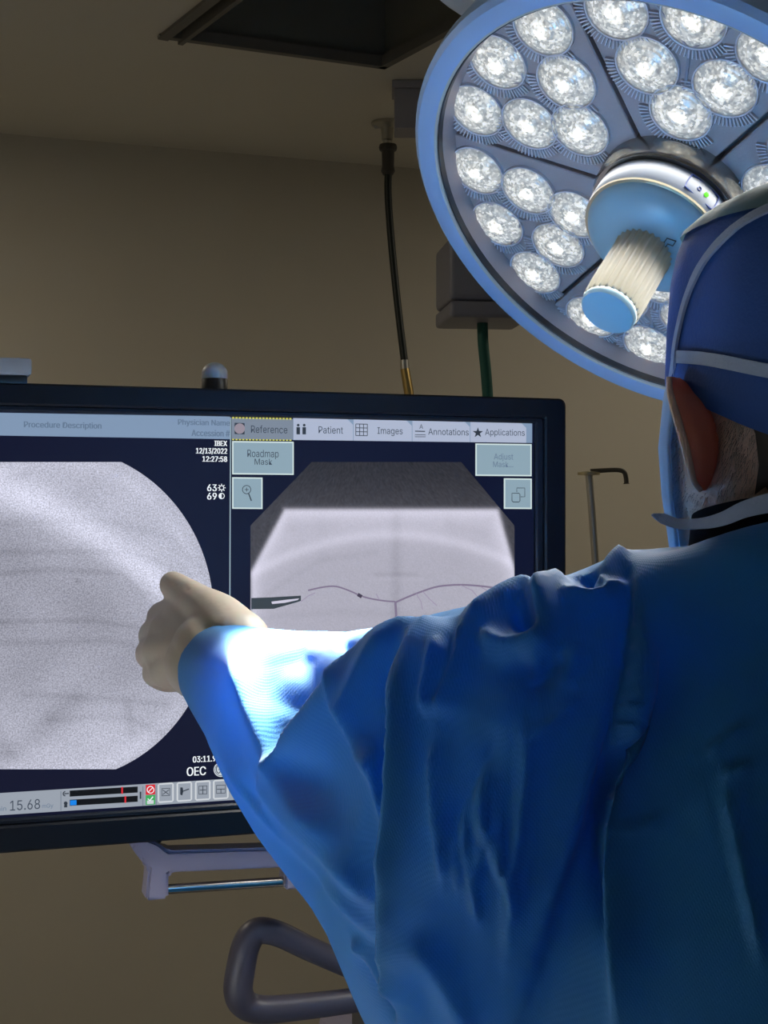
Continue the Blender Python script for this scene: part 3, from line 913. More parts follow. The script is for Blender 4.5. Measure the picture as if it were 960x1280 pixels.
# lens material: sparkling facets around a bright core
def lens_mat():
    m = bpy.data.materials.new('led_lens'); m.use_nodes = True
    nt = m.node_tree; b = nt.nodes['Principled BSDF']
    setp(b, base=(.35, .36, .34), rough=.12, spec=.5)
    tc = nt.nodes.new('ShaderNodeTexCoord')
    oi = nt.nodes.new('ShaderNodeObjectInfo')
    add = nt.nodes.new('ShaderNodeVectorMath'); add.operation = 'ADD'
    nt.links.new(tc.outputs['Object'], add.inputs[0]); nt.links.new(oi.outputs['Location'], add.inputs[1])
    vo = nt.nodes.new('ShaderNodeTexVoronoi'); vo.inputs['Scale'].default_value = 430
    nt.links.new(add.outputs[0], vo.inputs['Vector'])
    no = nt.nodes.new('ShaderNodeTexNoise'); no.inputs['Scale'].default_value = 200; no.inputs['Detail'].default_value = 4
    nt.links.new(add.outputs[0], no.inputs['Vector'])
    at = nt.nodes.new('ShaderNodeAttribute'); at.attribute_name = 'glow'
    def math_(op, a, b_):
        n = nt.nodes.new('ShaderNodeMath'); n.operation = op
        for i, q in enumerate((a, b_)):
            if isinstance(q, (int, float)): n.inputs[i].default_value = q
            else: nt.links.new(q, n.inputs[i])
        return n.outputs[0]
    sep = nt.nodes.new('ShaderNodeSeparateColor'); nt.links.new(vo.outputs['Color'], sep.inputs[0])
    spark = math_('POWER', sep.outputs[0], 2.2)
    nn = math_('POWER', no.outputs['Fac'], 2.0)
    v = math_('MULTIPLY', math_('ADD', math_('MULTIPLY', spark, .9), math_('MULTIPLY', nn, 1.1)), at.outputs['Fac'])
    v = math_('ADD', v, math_('MULTIPLY', at.outputs['Fac'], .08))
    nt.links.new(math_('MULTIPLY', v, 1.12), b.inputs['Emission Strength'])
    b.inputs['Emission Color'].default_value = (1.0, .975, .90, 1)
    m.cycles.emission_sampling = 'NONE'
    return m
M_lens = lens_mat()
M_cup = mat('lens_cup', (.80, .80, .88), .25, 0, spec=.6)
LR = .0275
# lens: stepped dome, with per-vertex glow: bright core, darker ring, bright rim
bm = bmesh.new()
prof = [(LR * t, .0075 * (1 - t * t) + .0006 * math.sin(t * 40)) for t in (1, .97, .93, .88, .82, .76, .7, .64, .58, .52, .46, .4, .34, .28, .22, .16, .1, .05)]
add_rings(bm, lathe_rings([(LR, -.003)] + prof, 28))
lens_me = bm_mesh(bm, angle=60)
lco = get_co(lens_me)
lr = np.hypot(lco[:, 0], lco[:, 1]) / LR
glow = .42 + 1.9 * np.exp(-(lr / .26) ** 2) + .30 * np.exp(-((lr - .62) / .16) ** 2) - .12 * np.exp(-((lr - .40) / .08) ** 2)
glow *= np.where(lr > .96, .5, 1)
gl = lens_me.attributes.new('glow', 'FLOAT', 'POINT'); gl.data.foreach_set('value', glow.astype(np.float32))
# cup: thin rim ring with a comb of fine ribs around it
bm = bmesh.new()
add_rings(bm, lathe_rings([(LR * 1.0, -.002), (LR * 1.0, .002), (LR * 1.05, .0022), (LR * 1.06, -.002)], 36), closed=True)
ring_me = bm_mesh(bm, angle=40)
bm = bmesh.new()
for j in range(26):
    a = -math.pi * .38 + j / 25 * math.pi * .76
    M = Matrix.Rotation(a, 4, 'Z')
    add_box(bm, (LR * 1.09, -.00062, -.002), (LR * 1.40, .00062, .0016), 0, 1, M)
comb_me = bm_mesh(bm)
R3 = Matrix((e1, e2, LN)).transposed().to_4x4()
# image-down direction on the lamp face, so the ribs sit on the lower side of each lens as seen
_c = to_px([LC])[0]; _j = np.array([to_px([LC + e1 * .01])[0] - _c, to_px([LC + e2 * .01])[0] - _c]).T
_d = np.linalg.solve(_j, np.array([-.45, .9]))
dna = math.atan2(_d[1], _d[0])
lens_spots = []
for k in range(6):
    am = base + sgn * k * math.pi / 3
    for r, a in ((.1995, -.335), (.2005, 0), (.1995, .335), (.147, -.236), (.147, .236), (.105, 0)):
        lens_spots.append((k, r, am + a))
first = True
for k, r, a in lens_spots:
    Ml = Matrix.Translation(dpol(r, a, .001)) @ R3
    o = obj('lens', lens_me, M_lens if first else None, lamp); o.matrix_local = Ml
    q = obj('lens_ring', ring_me, M_cup if first else None, o)
    c = obj('lens_ribs', comb_me, M_cup if first else None, o); c.matrix_local = Matrix.Rotation(dna, 4, 'Z')
    c['kind'] = 'stuff'
    first = False
# moulded Y ribs on each face panel between the lenses
for k in range(6):
    am = base + sgn * k * math.pi / 3
    bm = bmesh.new()
    add_tube(bm, [dpol(.128, am, .001), dpol(.170, am, .001)], .0016, 6)
    for s in (-1, 1):
        add_tube(bm, [dpol(.170, am, .001), dpol(.208, am + s * .165, .001)], .0016, 6)
    obj('panel_rib', bm_mesh(bm, angle=50), mat('panel_rib', (.42, .41, .48), .35) if k == 0 else bpy.data.materials['panel_rib'], lamp)
# hub
HUBO = Vector((.006, 0, .003)); HUBO = HUBO - LN * HUBO.dot(LN)
def hub(name, prof, m, n=56, angle=35):
    return obj(name, lathe(prof, n, HUBO, None, LE, angle), m, lamp)
hub('hub_base', [(.071, -.030), (.0755, -.028), (.0725, .018), (.070, .022), (.04, .022)], Mchrome)
hub('hub_ring', [(.0640, .020), (.0662, .024), (.0665, .043), (.0650, .0475), (.05, .0485)], Mring)
hub('hub_gold_line', [(.0630, .0475), (.0657, .0477), (.0654, .0498), (.0615, .0502)], Mgold)
dome = [(.0628, .0495)] + [(.0622 * math.cos(math.radians(a)), .050 + .021 * math.sin(math.radians(a))) for a in (5, 15, 25, 35, 45, 55, 64, 70)] + [(.01, .0705)]
hub('hub_dome', dome, Mdome)
# ribbed handle
rr_ = []
nh = 208
HO = Vector((0, 0, 0))
for h, rad in ((.060, .0275), (.068, .0258), (.078, .0252), (.10, .0254), (.12, .0256), (.139, .0254), (.142, .0248)):
    rr_.append([HUBO + LN * h + (e1 * math.cos(2 * math.pi * j / nh) + e2 * math.sin(2 * math.pi * j / nh)) * (rad + .0012 * math.cos(2 * math.pi * j / nh * 26)) for j in range(nh)])
bm = bmesh.new(); add_rings(bm, rr_)
obj('handle', bm_mesh(bm, angle=80), Mribs, lamp)
hub('handle_cap', [(.0246, .141), (.0254, .143), (.0254, .146), (.0238, .1485), (.012, .1500), (.002, .1502)], Mdome, 40)
# control pad with a green light on the hub ring
ka = math.atan2(*reversed(ang_of_px(898, 262))) if False else None
def ring_pt(a, h, r=.0666): return HUBO + dpol(r, a, h)
# find the angle on the ring whose projection falls nearest the pad in the photograph
best = min(((Vector(((to_px([LC + ring_pt(a, .034)])[0]).tolist())) - Vector((876, 243))).length, a) for a in np.linspace(0, 2 * math.pi, 720))
pa = best[1]
Mpad = mat('pad_navy', (.05, .09, .35), .4)
up_s = 1
pts = []
for (da, h) in ((-.24, .028), (-.19, .0255), (.19, .0255), (.24, .028), (.24, .040), (.19, .0425), (-.19, .0425), (-.24, .040)):
    pts.append(ring_pt(pa + da, h))
obj('control_outline', tube(smooth_path(pts, 4, True), .0007, 6, True), Mpad, lamp)
obj('power_led', lathe([(.0022, -.001), (.0022, .0008), (.0012, .0014)], 14, ring_pt(pa - .06, .0345), dpol(1, pa)), emat('led_green', (110, 255, 60), 1.4), lamp)
obj('button_mark', tube([ring_pt(pa + .06 + .026 * math.cos(t), .0345 + .0019 * math.sin(t)) for t in np.linspace(0, 2 * math.pi, 13)[:-1]], .0005, 6, True), Mpad, lamp)
# small bracket shaped mark on the dome
def dome_hit(x, y, off=.0006):
    o_ = Vector((0, 0, CZ)) - LC; d_ = (P(x, y, 1) - Vector((0, 0, CZ))).normalized()
    loc, no_, _, _ = DB.ray_cast(o_, d_)
    return None if loc is None else loc + no_ * off * (1 if no_.dot(d_) < 0 else -1)
DB = bvh_of(bpy.data.objects['hub_dome'].data)
mk = [dome_hit(x, y) for x, y in ((827, 307), (834, 297.5), (845, 301), (841, 307), (835, 304.5), (831, 309.5))]
if all(mk): obj('dome_mark', tube(mk, .0006, 6, True), mat('mark_grey', (.12, .13, .13), .5), lamp)
# yoke and suspension arm to the ceiling
bk_ = LN * -.083
knee = Vector((.22, .22, .50))
top = Vector((.10, .35, CEIL - LC.z))
obj('back_boss', lathe([(.075, -.078), (.07, -.11), (.05, -.125), (.02, -.13)], 36, (0, 0, 0), None, LE), bpy.data.materials['lamp_back'], lamp)
obj('suspension_arm', tube(smooth_path([LN * -.11, LN * -.17, P(660, 10, 1.50) - LC, P(596, -18, 1.50) - LC, P(562, -60, 1.52) - LC, P(556, -200, 1.54) - LC, Vector((.065, 1.55, CEIL - .03)) - LC], 6), .034, 18), bpy.data.materials['lamp_back'], lamp)
obj('ceiling_canopy', lathe([(.10, -.001), (.10, -.03), (.08, -.045), (.03, -.05)], 36, Vector((.065, 1.55, CEIL)) - LC, (0, 0, 1)), bpy.data.materials['lamp_back'], lamp)
tag(lamp, 'round surgical light with blue rim, bright LED lenses and ribbed cream handle', 'surgical light')
# the six sector beams, converging in front of the surgeon's forearm
AIM = P(378, 872, 1.035)
for k in range(6):
    am = base + sgn * k * math.pi / 3
    ld = bpy.data.lights.new('lamp_beam', 'SPOT')
    ld.energy = LAMP_POWER; ld.color = (1.0, .97, .90)
    ld.spot_size = math.radians(21.5); ld.spot_blend = .55; ld.shadow_soft_size = .035
    lo_ = bpy.data.objects.new('lamp_beam', ld); COL.objects.link(lo_); lo_.parent = lamp
    pos = dpol(.17, am, .014)
    lo_.location = pos
    lo_.rotation_euler = (AIM - (LC + pos)).to_track_quat('-Z', 'Y').to_euler()

# soft spill of the whole lit face
ld = bpy.data.lights.new('lamp_spill', 'AREA'); ld.shape = 'DISK'; ld.size = .40; ld.energy = 4.6; ld.spread = math.radians(108); ld.color = (1.0, .97, .90)
lo_ = bpy.data.objects.new('lamp_spill', ld); COL.objects.link(lo_); lo_.parent = lamp; lo_.location = LN * .0125
lo_.rotation_euler = LN.to_track_quat('-Z', 'Y').to_euler()
# copy of the lamp head, added out of frame so the table bounces light
def copy_tree(o_, parent=None):
    c_ = o_.copy(); COL.objects.link(c_)
    if parent: c_.parent = parent
    for ch in list(o_.children): 
        if ch.type == 'MESH' and ch.name.split('.')[0] not in ('suspension_arm', 'ceiling_canopy'): copy_tree(ch, c_)
    return c_
twin = copy_tree(lamp)
twin.location = (-1.20, .25, 2.25)
TA = Vector((-.52, .80, 1.0))
twin.rotation_mode = 'QUATERNION'
twin.rotation_quaternion = LN.rotation_difference((TA - twin.location).normalized())
twin.name = 'surgical_light.001'
tq = twin.rotation_quaternion.to_matrix().inverted()
tdir = (TA - twin.location).normalized()
top_l = Vector((-1.55, -.1, CEIL)) - twin.location
obj('suspension_arm', tube([tq @ p_ for p_ in smooth_path([tdir * -.11, tdir * -.2, Vector((-.33, -.32, .28)), top_l - Vector((0, 0, .04))], 6)], .034, 18), bpy.data.materials['lamp_back'], twin)
obj('ceiling_canopy', lathe([(.10, -.001), (.10, -.03), (.08, -.045), (.03, -.05)], 36, tq @ top_l, tq @ Vector((0, 0, 1))), bpy.data.materials['lamp_back'], twin)
tag(twin, 'added unseen copy of the surgical light, lighting the table for bounce', 'surgical light')
ld = bpy.data.lights.new('added_lamp_beam', 'SPOT'); ld.energy = ADDED_LAMP_POWER; ld.color = (1.0, .97, .92)
ld.spot_size = math.radians(27); ld.spot_blend = .5; ld.shadow_soft_size = .15
lo_ = bpy.data.objects.new('added_lamp_beam', ld); COL.objects.link(lo_); lo_.parent = twin; lo_.location = LN * .17
lo_.rotation_euler = LN.to_track_quat('-Z', 'Y').to_euler()

# ------------------------------------------------------------------ draped table added below the frame to bounce lamp light upward
M_drape = mat('drape_white', (.74, .78, .82), .8, noise=.04, bump=.2, bscale=30)
tb = empty('bounce_table', (-.62, .62, 0))
obj('pedestal', box_mesh((-.16, -.2, .08), (.16, .2, .84), .02), M_steel, tb)
obj('floor_plate', box_mesh((-.26, -.45, .0), (.26, .45, .09), .02), M_lavd, tb)
obj('table_top', box_mesh((-.26, -1.0, .84), (.26, .62, .92), .02), M_dark, tb)
bm = bmesh.new()
n1, n2 = 40, 60
V = []
for j in range(n2 + 1):
    rowv = []
    for i in range(n1 + 1):
        u = -1 + 2 * i / n1; v = -1.02 + j / n2 * 1.66
        x = u * .36
        z = .925 + .10 * max(0, 1 - (u / .7) ** 2) ** .5 * (1 if v > -.9 else 0) if abs(u) < .7 else .925
        if abs(u) > .76: x = (.275 + .02 * math.sin(v * 18)) * (1 if u > 0 else -1); z = .925 - (abs(u) - .76) * 1.6
        z += .006 * math.sin(9 * v + 5 * u)
        rowv.append(bm.verts.new((x, v, z)))
    V.append(rowv)
for j in range(n2):
    for i in range(n1):
        bm.faces.new((V[j][i], V[j][i + 1], V[j + 1][i + 1], V[j + 1][i]))
obj('drape', bm_mesh(bm, angle=60), M_drape, tb)
tag(tb, 'operating table under a pale drape below the surgeon\'s arm', 'operating table')

# ------------------------------------------------------------------ surgeon
person = empty('person', (.28, .86, 0))
def pobj(name, me, m, parent=None, smooth=True):
    o = obj(name, me, m, None, smooth)
    q = parent or person
    o.parent = q
    if q is person: o.matrix_parent_inverse = Matrix.Translation((-.28, -.86, 0))
    return o
def ell(c, rx, ry, n=40, rot=0.0):
    return [Vector((c[0] + rx * math.cos(a) * math.cos(rot) - ry * math.sin(a) * math.sin(rot), c[1] + rx * math.cos(a) * math.sin(rot) + ry * math.sin(a) * math.cos(rot), c[2])) for a in (2 * math.pi * k / n for k in range(n))]
def limb(bm, pts, radii, k=5, n=18):
    pp = smooth_path(pts, k)
    rr = np.interp(np.linspace(0, len(pts) - 1, len(pp)), range(len(pts)), radii)
    add_tube(bm, pp, list(rr), n)
    for p, r in ((pp[0], rr[0]), (pp[-1], rr[-1])):
        bmesh.ops.create_uvsphere(bm, u_segments=14, v_segments=10, radius=r, matrix=Matrix.Translation(p))

HC = Vector((.263, .845, 1.690))     # head centre at ear height
HYAW = math.radians(22)               # turned a little to the left
HM = Matrix.Translation(HC) @ Matrix.Rotation(HYAW, 4, 'Z')
SHL = Vector((.10, .87, 1.50)); SHR = Vector((.47, .86, 1.49))
ELB = P(500, 900, 1.02); WRI = P(283, 830, 1.19)

M_skin = mat('skin', (.60, .44, .38), .5, noise=.12, nscale=60, bump=.35, bscale=500, sss=.15, sssr=(.8, .3, .15), ssss=.01)
M_ear = mat('ear_skin', (.40, .20, .16), .45, noise=.25, nscale=60, translucent=.32, tcol=(.80, .20, .07))
bm = bmesh.new()
# torso
add_rings(bm, [ell(c, a, b) for c, a, b in (((.28, .86, .86), .155, .11), ((.28, .86, 1.0), .15, .10), ((.28, .855, 1.15), .145, .10), ((.28, .85, 1.3), .165, .11), ((.28, .85, 1.42), .17, .105), ((.28, .85, 1.48), .15, .085), ((.278, .845, 1.52), .09, .065))])
# neck
limb(bm, [Vector((.278, .845, 1.48)), HM @ Vector((0, -.035, -.14)), HM @ Vector((0, -.02, -.03))], [.066, .058, .06])
# head
hr = [(-.118, .050, .028, .026), (-.108, .046, .046, .042), (-.09, .034, .061, .064), (-.06, .020, .0715, .080), (-.03, .012, .0795, .090), (0, .010, .081, .097), (.04, .002, .080, .101), (.08, -.004, .0765, .098), (.11, -.006, .066, .086), (.135, -.006, .048, .062), (.15, -.006, .024, .03)]
add_rings(bm, [[HM @ Vector((rx * math.cos(t), yc + ry * math.sin(t), z)) for t in (2 * math.pi * k / 40 for k in range(40))] for z, yc, rx, ry in hr])
def blob(p, r, s=(1, 1, 1)):
    bmesh.ops.create_uvsphere(bm, u_segments=14, v_segments=10, radius=r, matrix=HM @ Matrix.Translation(p) @ Matrix.Diagonal((*s, 1)))
blob(Vector((0, .102, -.025)), .015, (.9, 1.0, 1.7)); blob(Vector((0, .108, -.040)), .012)      # nose
blob(Vector((0, .088, -.075)), .016, (1.5, .8, .8))                                             # lips
for s in (-1, 1):
    blob(Vector((s * .032, .080, .004)), .014); blob(Vector((s * .034, .086, .020)), .013, (1.5, .7, .6))   # eyes, brows
    blob(Vector((s * .045, .06, -.03)), .02)
# right ear simple volume
blob(Vector((.075, -.005, -.01)), .02, (.35, .8, 1.6))
# shoulders, arms
limb(bm, [Vector((.22, .86, 1.50)), SHL, SHL.lerp(ELB, .5), ELB, WRI.lerp(ELB, .4), WRI], [.06, .058, .047, .040, .036, .029])
limb(bm, [Vector((.34, .86, 1.48)), SHR, Vector((.52, .90, 1.20)), Vector((.46, 1.13, 1.16)), Vector((.40, 1.21, 1.18))], [.06, .058, .044, .035, .028])
# right hand, curled
for (dx, dz, l) in ((-.028, .02, .07), (-.01, .024, .08), (.008, .022, .075), (.024, .014, .06)):
    b0 = Vector((.395 + dx, 1.28, 1.185 + dz * .4))
    limb(bm, [Vector((.40, 1.21, 1.18)), b0, b0 + Vector((-.01, l * .5, -.015)), b0 + Vector((-.015, l * .6, -.05))], [.022, .011, .009, .008], 4, 10)
limb(bm, [Vector((.395, 1.22, 1.185)), Vector((.36, 1.25, 1.19)), Vector((.345, 1.29, 1.185))], [.018, .012, .009], 4, 10)
# legs and feet
for s in (-1, 1):
    x = .28 + s * .095
    limb(bm, [Vector((x, .86, .92)), Vector((x + s * .01, .875, .50)), Vector((x + s * .01, .85, .10))], [.088, .058, .042])
    limb(bm, [Vector((x + s * .01, .82, .045)), Vector((x + s * .015, .93, .04)), Vector((x + s * .02, 1.03, .028))], [.04, .038, .026])
body_me = remesh(bm, .005, 8, 'body')
# left ear joined to the body skin: leaf-shaped shell seen from behind
body_b0 = bvh_of(body_me)
def ear_rows():
    rim_ = [(835, 471), (836, 490), (841, 511), (848, 536), (855, 560), (861, 585), (866, 602), (875, 613)]
    att = [(850, 473), (868, 488), (883, 506), (893, 530), (897, 556), (893, 582), (886, 602), (880, 613)]
    rim_ = smooth_path([Vector((x, y, 0)) for x, y in rim_], 4); att = smooth_path([Vector((x, y, 0)) for x, y in att], 4)
    rows = []
    n = len(rim_)
    for i in range(n):
        t = i / (n - 1)
        hb_ = hit_px(body_b0, att[i].x, att[i].y)
        db_ = min(.835, hb_.y + .003) if hb_ is not None else .82
        b = P(att[i].x, att[i].y, db_); a = P(rim_[i].x, rim_[i].y, db_ - .016 + .003 * math.sin(t * 3))
        ax = (b - a); L = ax.length; ax = ax.normalized()
        nrm = ax.cross(Vector((0, 0, 1))).normalized()
        if nrm.y > 0: nrm = -nrm
        th = .0045 * (.55 + .45 * math.sin(math.pi * min(1, max(0, t))))
        bow = .0055 * math.sin(math.pi * t)
        ring = []
        for k in range(20):
            q = 2 * math.pi * k / 20
            s_ = .5 - .5 * math.cos(q)            # 0 at the rim, 1 at the head
            thick = th * (1.15 if s_ < .25 else .75)
            ring.append(a + ax * (L * s_) + nrm * (math.sin(q) * thick + bow * math.sin(math.pi * s_)))
        rows.append(ring)
    return rows
bm = bmesh.new(); bm.from_mesh(body_me)
nf = len(bm.faces)
er = ear_rows()
add_rings(bm, er)
nf2 = len(bm.faces)
add_tube(bm, [r[0].lerp(r[1], .5) for r in er], [.0013 + .0013 * math.sin(math.pi * min(1, (i + 2) / (len(er) + 2))) for i in range(len(er))], 8)
bm.faces.ensure_lookup_table()
for i_, f_ in enumerate(bm.faces[nf:]):
    f_.material_index = 1 if i_ + nf < nf2 else 0; f_.smooth = True
bm.normal_update()
bmesh.ops.recalc_face_normals(bm, faces=bm.faces[nf:])
bm.to_mesh(body_me); bm.free()
for f_ in body_me.polygons: f_.use_smooth = True
body = pobj('body', body_me, [M_skin, M_ear])
body_bvh = bvh_of(body_me)

# ---- gown
def gown_mat():
    m = bpy.data.materials.new('gown_fabric'); m.use_nodes = True
    nt = m.node_tree; b = nt.nodes['Principled BSDF']
    setp(b, base=(.026, .21, .50), rough=.62, spec=.25, sheen=.12)
    tc = nt.nodes.new('ShaderNodeTexCoord')
    n = nt.nodes.new('ShaderNodeTexNoise'); n.inputs['Scale'].default_value = 14; n.inputs['Detail'].default_value = 4
    nt.links.new(tc.outputs['Object'], n.inputs['Vector'])
    # embossed nonwoven grid : two crossed fine waves
    hs = []
    for rot in ((0, .6, .6), (0, -.6, -.7)):
        mp = nt.nodes.new('ShaderNodeMapping'); mp.inputs['Rotation'].default_value = rot
        nt.links.new(tc.outputs['Object'], mp.inputs['Vector'])
        wv = nt.nodes.new('ShaderNodeTexWave'); wv.inputs['Scale'].default_value = 230; wv.inputs['Distortion'].default_value = .6
        nt.links.new(mp.outputs[0], wv.inputs['Vector']); hs.append(wv)
    mul = nt.nodes.new('ShaderNodeMath'); mul.operation = 'MULTIPLY'
    nt.links.new(hs[0].outputs['Fac'], mul.inputs[0]); nt.links.new(hs[1].outputs['Fac'], mul.inputs[1])
    bp = nt.nodes.new('ShaderNodeBump'); bp.inputs['Strength'].default_value = .26; bp.inputs['Distance'].default_value = .0006
    nt.links.new(mul.outputs[0], bp.inputs['Height'])
    n3 = nt.nodes.new('ShaderNodeTexNoise'); n3.inputs['Scale'].default_value = 22; n3.inputs['Detail'].default_value = 3
    nt.links.new(tc.outputs['Object'], n3.inputs['Vector'])
    bp2 = nt.nodes.new('ShaderNodeBump'); bp2.inputs['Strength'].default_value = .10; bp2.inputs['Distance'].default_value = .006
    nt.links.new(n3.outputs['Fac'], bp2.inputs['Height']); nt.links.new(bp.outputs['Normal'], bp2.inputs['Normal'])
    nt.links.new(bp2.outputs['Normal'], b.inputs['Normal'])
    t = nt.nodes.new('ShaderNodeBsdfTranslucent'); t.inputs['Color'].default_value = (.012, .27, .80, 1)
    ms = nt.nodes.new('ShaderNodeMixShader'); ms.inputs[0].default_value = .26
    nt.links.new(b.outputs[0], ms.inputs[1]); nt.links.new(t.outputs[0], ms.inputs[2])
    nt.links.new(ms.outputs[0], nt.nodes['Material Output'].inputs['Surface'])
    return m
M_gown = gown_mat()
bm = bmesh.new()
# trunk of the gown
add_rings(bm, [ell(c, a, b, 56) for c, a, b in (((.27, .87, .42), .30, .24), ((.27, .865, .8), .27, .215), ((.27, .86, 1.1), .245, .185), ((.27, .855, 1.30), .235, .165), ((.28, .85, 1.42), .232, .150), ((.285, .845, 1.50), .222, .128), ((.285, .84, 1.555), .192, .108), ((.285, .835, 1.59), .14, .088))])
# left sleeve : sections given by their upper and lower edge in the photograph
st = [((318, 790), (236, 876), 1.205, .040), ((336, 791), (254, 904), 1.175, .043), ((365, 792), (278, 940), 1.135, .048), ((412, 793), (313, 1010), 1.08, .056), ((470, 795), (345, 1062), 1.035, .064), ((525, 790), (378, 1104), .995, .074),
      ((585, 784), (415, 1150), .960, .084), ((645, 774), (443, 1195), .925, .092), ((700, 766), (463, 1245), .895, .098), ((750, 748), (485, 1300), .87, .105), ((800, 720), (520, 1360), .85, .11), ((860, 730), (600, 1420), .84, .10)]
cen = [(P(*t_, d_) + P(*b_, d_)) / 2 for t_, b_, d_, _ in st]
rings = []
for i, (t_, b_, d_, th) in enumerate(st):
    T = P(*t_, d_); B = P(*b_, d_)
    ax = (cen[min(i + 1, len(st) - 1)] - cen[max(i - 1, 0)]).normalized()
    v = (T - B); h = v.length / 2; v.normalize()
    nrm = v.cross(ax).normalized()
    if nrm.y > 0: nrm = -nrm
    drop = min(1.0, i / 6)                       # more teardrop towards the body
    ring = []
    for k in range(48):
        a = 2 * math.pi * k / 48
        c, s_ = math.cos(a), math.sin(a)
        wdt = th * (1 + .30 * drop * c) * (1 if s_ > 0 else 1.15)
        ring.append(cen[i] + v * (h * c) + nrm * (wdt * s_))
    rings.append(ring)
add_rings(bm, rings)
# shoulder and upper back
limb(bm, [Vector((.30, .825, 1.56)), Vector((.23, .815, 1.567)), P(800, 824, .83), P(740, 856, .86)], [.068, .068, .062, .06], 5, 20)
limb(bm, [P(775, 900, .835), P(730, 1050, .83), P(690, 1200, .84), P(660, 1400, .86)], [.07, .078, .08, .08], 5, 22)
limb(bm, [P(785, 772, .825), P(850, 757, .80), P(960, 721, .775), P(1060, 705, .77), P(1150, 730, .80)], [.034, .031, .030, .030, .035], 6, 18)
# right sleeve
limb(bm, [Vector((.34, .85, 1.515)), Vector((.46, .86, 1.48)), Vector((.535, .90, 1.21)), Vector((.47, 1.12, 1.165)), Vector((.41, 1.20, 1.178))], [.085, .088, .082, .064, .045], 6, 20)
gown_me = remesh(bm, .0032, 18, 'gown')

# folds: ridges and creases traced along the cloth, (points, width left px, width right px, height m)
FOLDS = [
    # forearm: ridge that ends the lit facet on the left, valley of the facet, front edge of the elbow fold
    ([(283, 798), (306, 848), (345, 930), (392, 1000), (440, 1070)], 30, 16, .012),
    ([(372, 800), (384, 850), (372, 905)], 34, 24, -.005),
    ([(575, 778), (500, 812), (440, 862), (385, 925), (352, 975)], 9, 34, .016),
    ([(420, 795), (445, 812), (475, 800)], 10, 10, -.006),
    # lower sleeve edge folds
    ([(270, 930), (330, 1010), (400, 1090), (460, 1150), (498, 1190)], 9, 22, .008),
    ([(330, 960), (400, 1040), (440, 1090), (490, 1140)], 10, 20, .007),
    ([(300, 960), (370, 1058), (430, 1130)], 10, 14, -.006),
    ([(440, 1170), (470, 1205), (505, 1245)], 6, 14, .007),
    ([(452, 1185), (480, 1240), (495, 1280)], 8, 8, -.005),
    # long hanging seam fold
    ([(545, 792), (512, 845), (503, 900), (499, 1000), (497, 1130), (500, 1290)], 4, 28, .012),
    ([(538, 800), (506, 850), (496, 910), (492, 1010), (491, 1120)], 10, 4, -.009),
    ([(470, 930), (478, 1000), (490, 1060), (497, 1100)], 7, 9, .006),
    ([(455, 840), (445, 880), (455, 930), (470, 985)], 5, 16, .007),
    ([(520, 805), (480, 850), (455, 900), (450, 925)], 9, 9, .006),
    # gathers under the armpit
    ([(560, 800), (540, 870), (545, 905)], 6, 12, .006),
    ([(590, 775), (578, 830), (548, 905)], 6, 14, .007),
    ([(625, 900), (600, 960), (570, 1020), (560, 1100)], 16, 18, -.005),
    ([(650, 890), (655, 960), (640, 1100), (632, 1200)], 5, 14, .005),
    ([(548, 920), (548, 1000), (555, 1110)], 5, 14, .006),
    ([(605, 950), (600, 1000), (612, 1050), (640, 1120)], 6, 10, .005),
    ([(575, 1010), (585, 1080), (600, 1160)], 5, 8, .004),
    ([(565, 1040), (575, 1120)], 4, 6, .003),
    ([(595, 1000), (600, 1060), (596, 1110)], 4, 6, .003),
    ([(620, 1000), (628, 1080), (650, 1150)], 4, 7, .003),
    ([(520, 1160), (560, 1230), (590, 1290)], 20, 25, .006),
    # shoulder lumps, hollow and crests
    ([(585, 800), (606, 776), (634, 756), (660, 748), (682, 762), (692, 790)], 14, 20, .011),
    ([(600, 800), (636, 812), (668, 806), (690, 790)], 14, 12, .009),
    ([(640, 775), (662, 782), (668, 798)], 10, 10, -.012),
    ([(640, 815), (668, 852), (700, 812)], 20, 20, -.008),
    ([(676, 800), (688, 762), (704, 742), (722, 738)], 14, 14, .010),
    ([(704, 752), (735, 756), (768, 746), (792, 730)], 9, 12, .009),
    ([(735, 715), (742, 740)], 12, 12, -.010),
    ([(680, 735), (684, 752)], 7, 7, -.010),
    ([(745, 748), (766, 712), (790, 690)], 9, 14, .008),
    ([(790, 688), (800, 720), (797, 770), (790, 830), (778, 900), (764, 980), (757, 1040), (763, 1100), (768, 1200), (770, 1310)], 6, 32, .011),
    ([(784, 712), (790, 770), (782, 840), (769, 910), (756, 985), (749, 1040), (755, 1110), (761, 1200)], 11, 4, -.007),
    ([(658, 920), (690, 905), (705, 890), (725, 870)], 9, 7, .004),
    ([(700, 860), (712, 830), (722, 800)], 8, 12, .004),
    ([(750, 1032), (800, 1035), (830, 1020)], 8, 10, .004),
    ([(880, 945), (905, 925), (935, 905)], 6, 8, .004),
    ([(905, 970), (915, 1030), (935, 1120), (950, 1200)], 6, 14, .006),
    ([(900, 968), (940, 955)], 6, 10, .004),
]
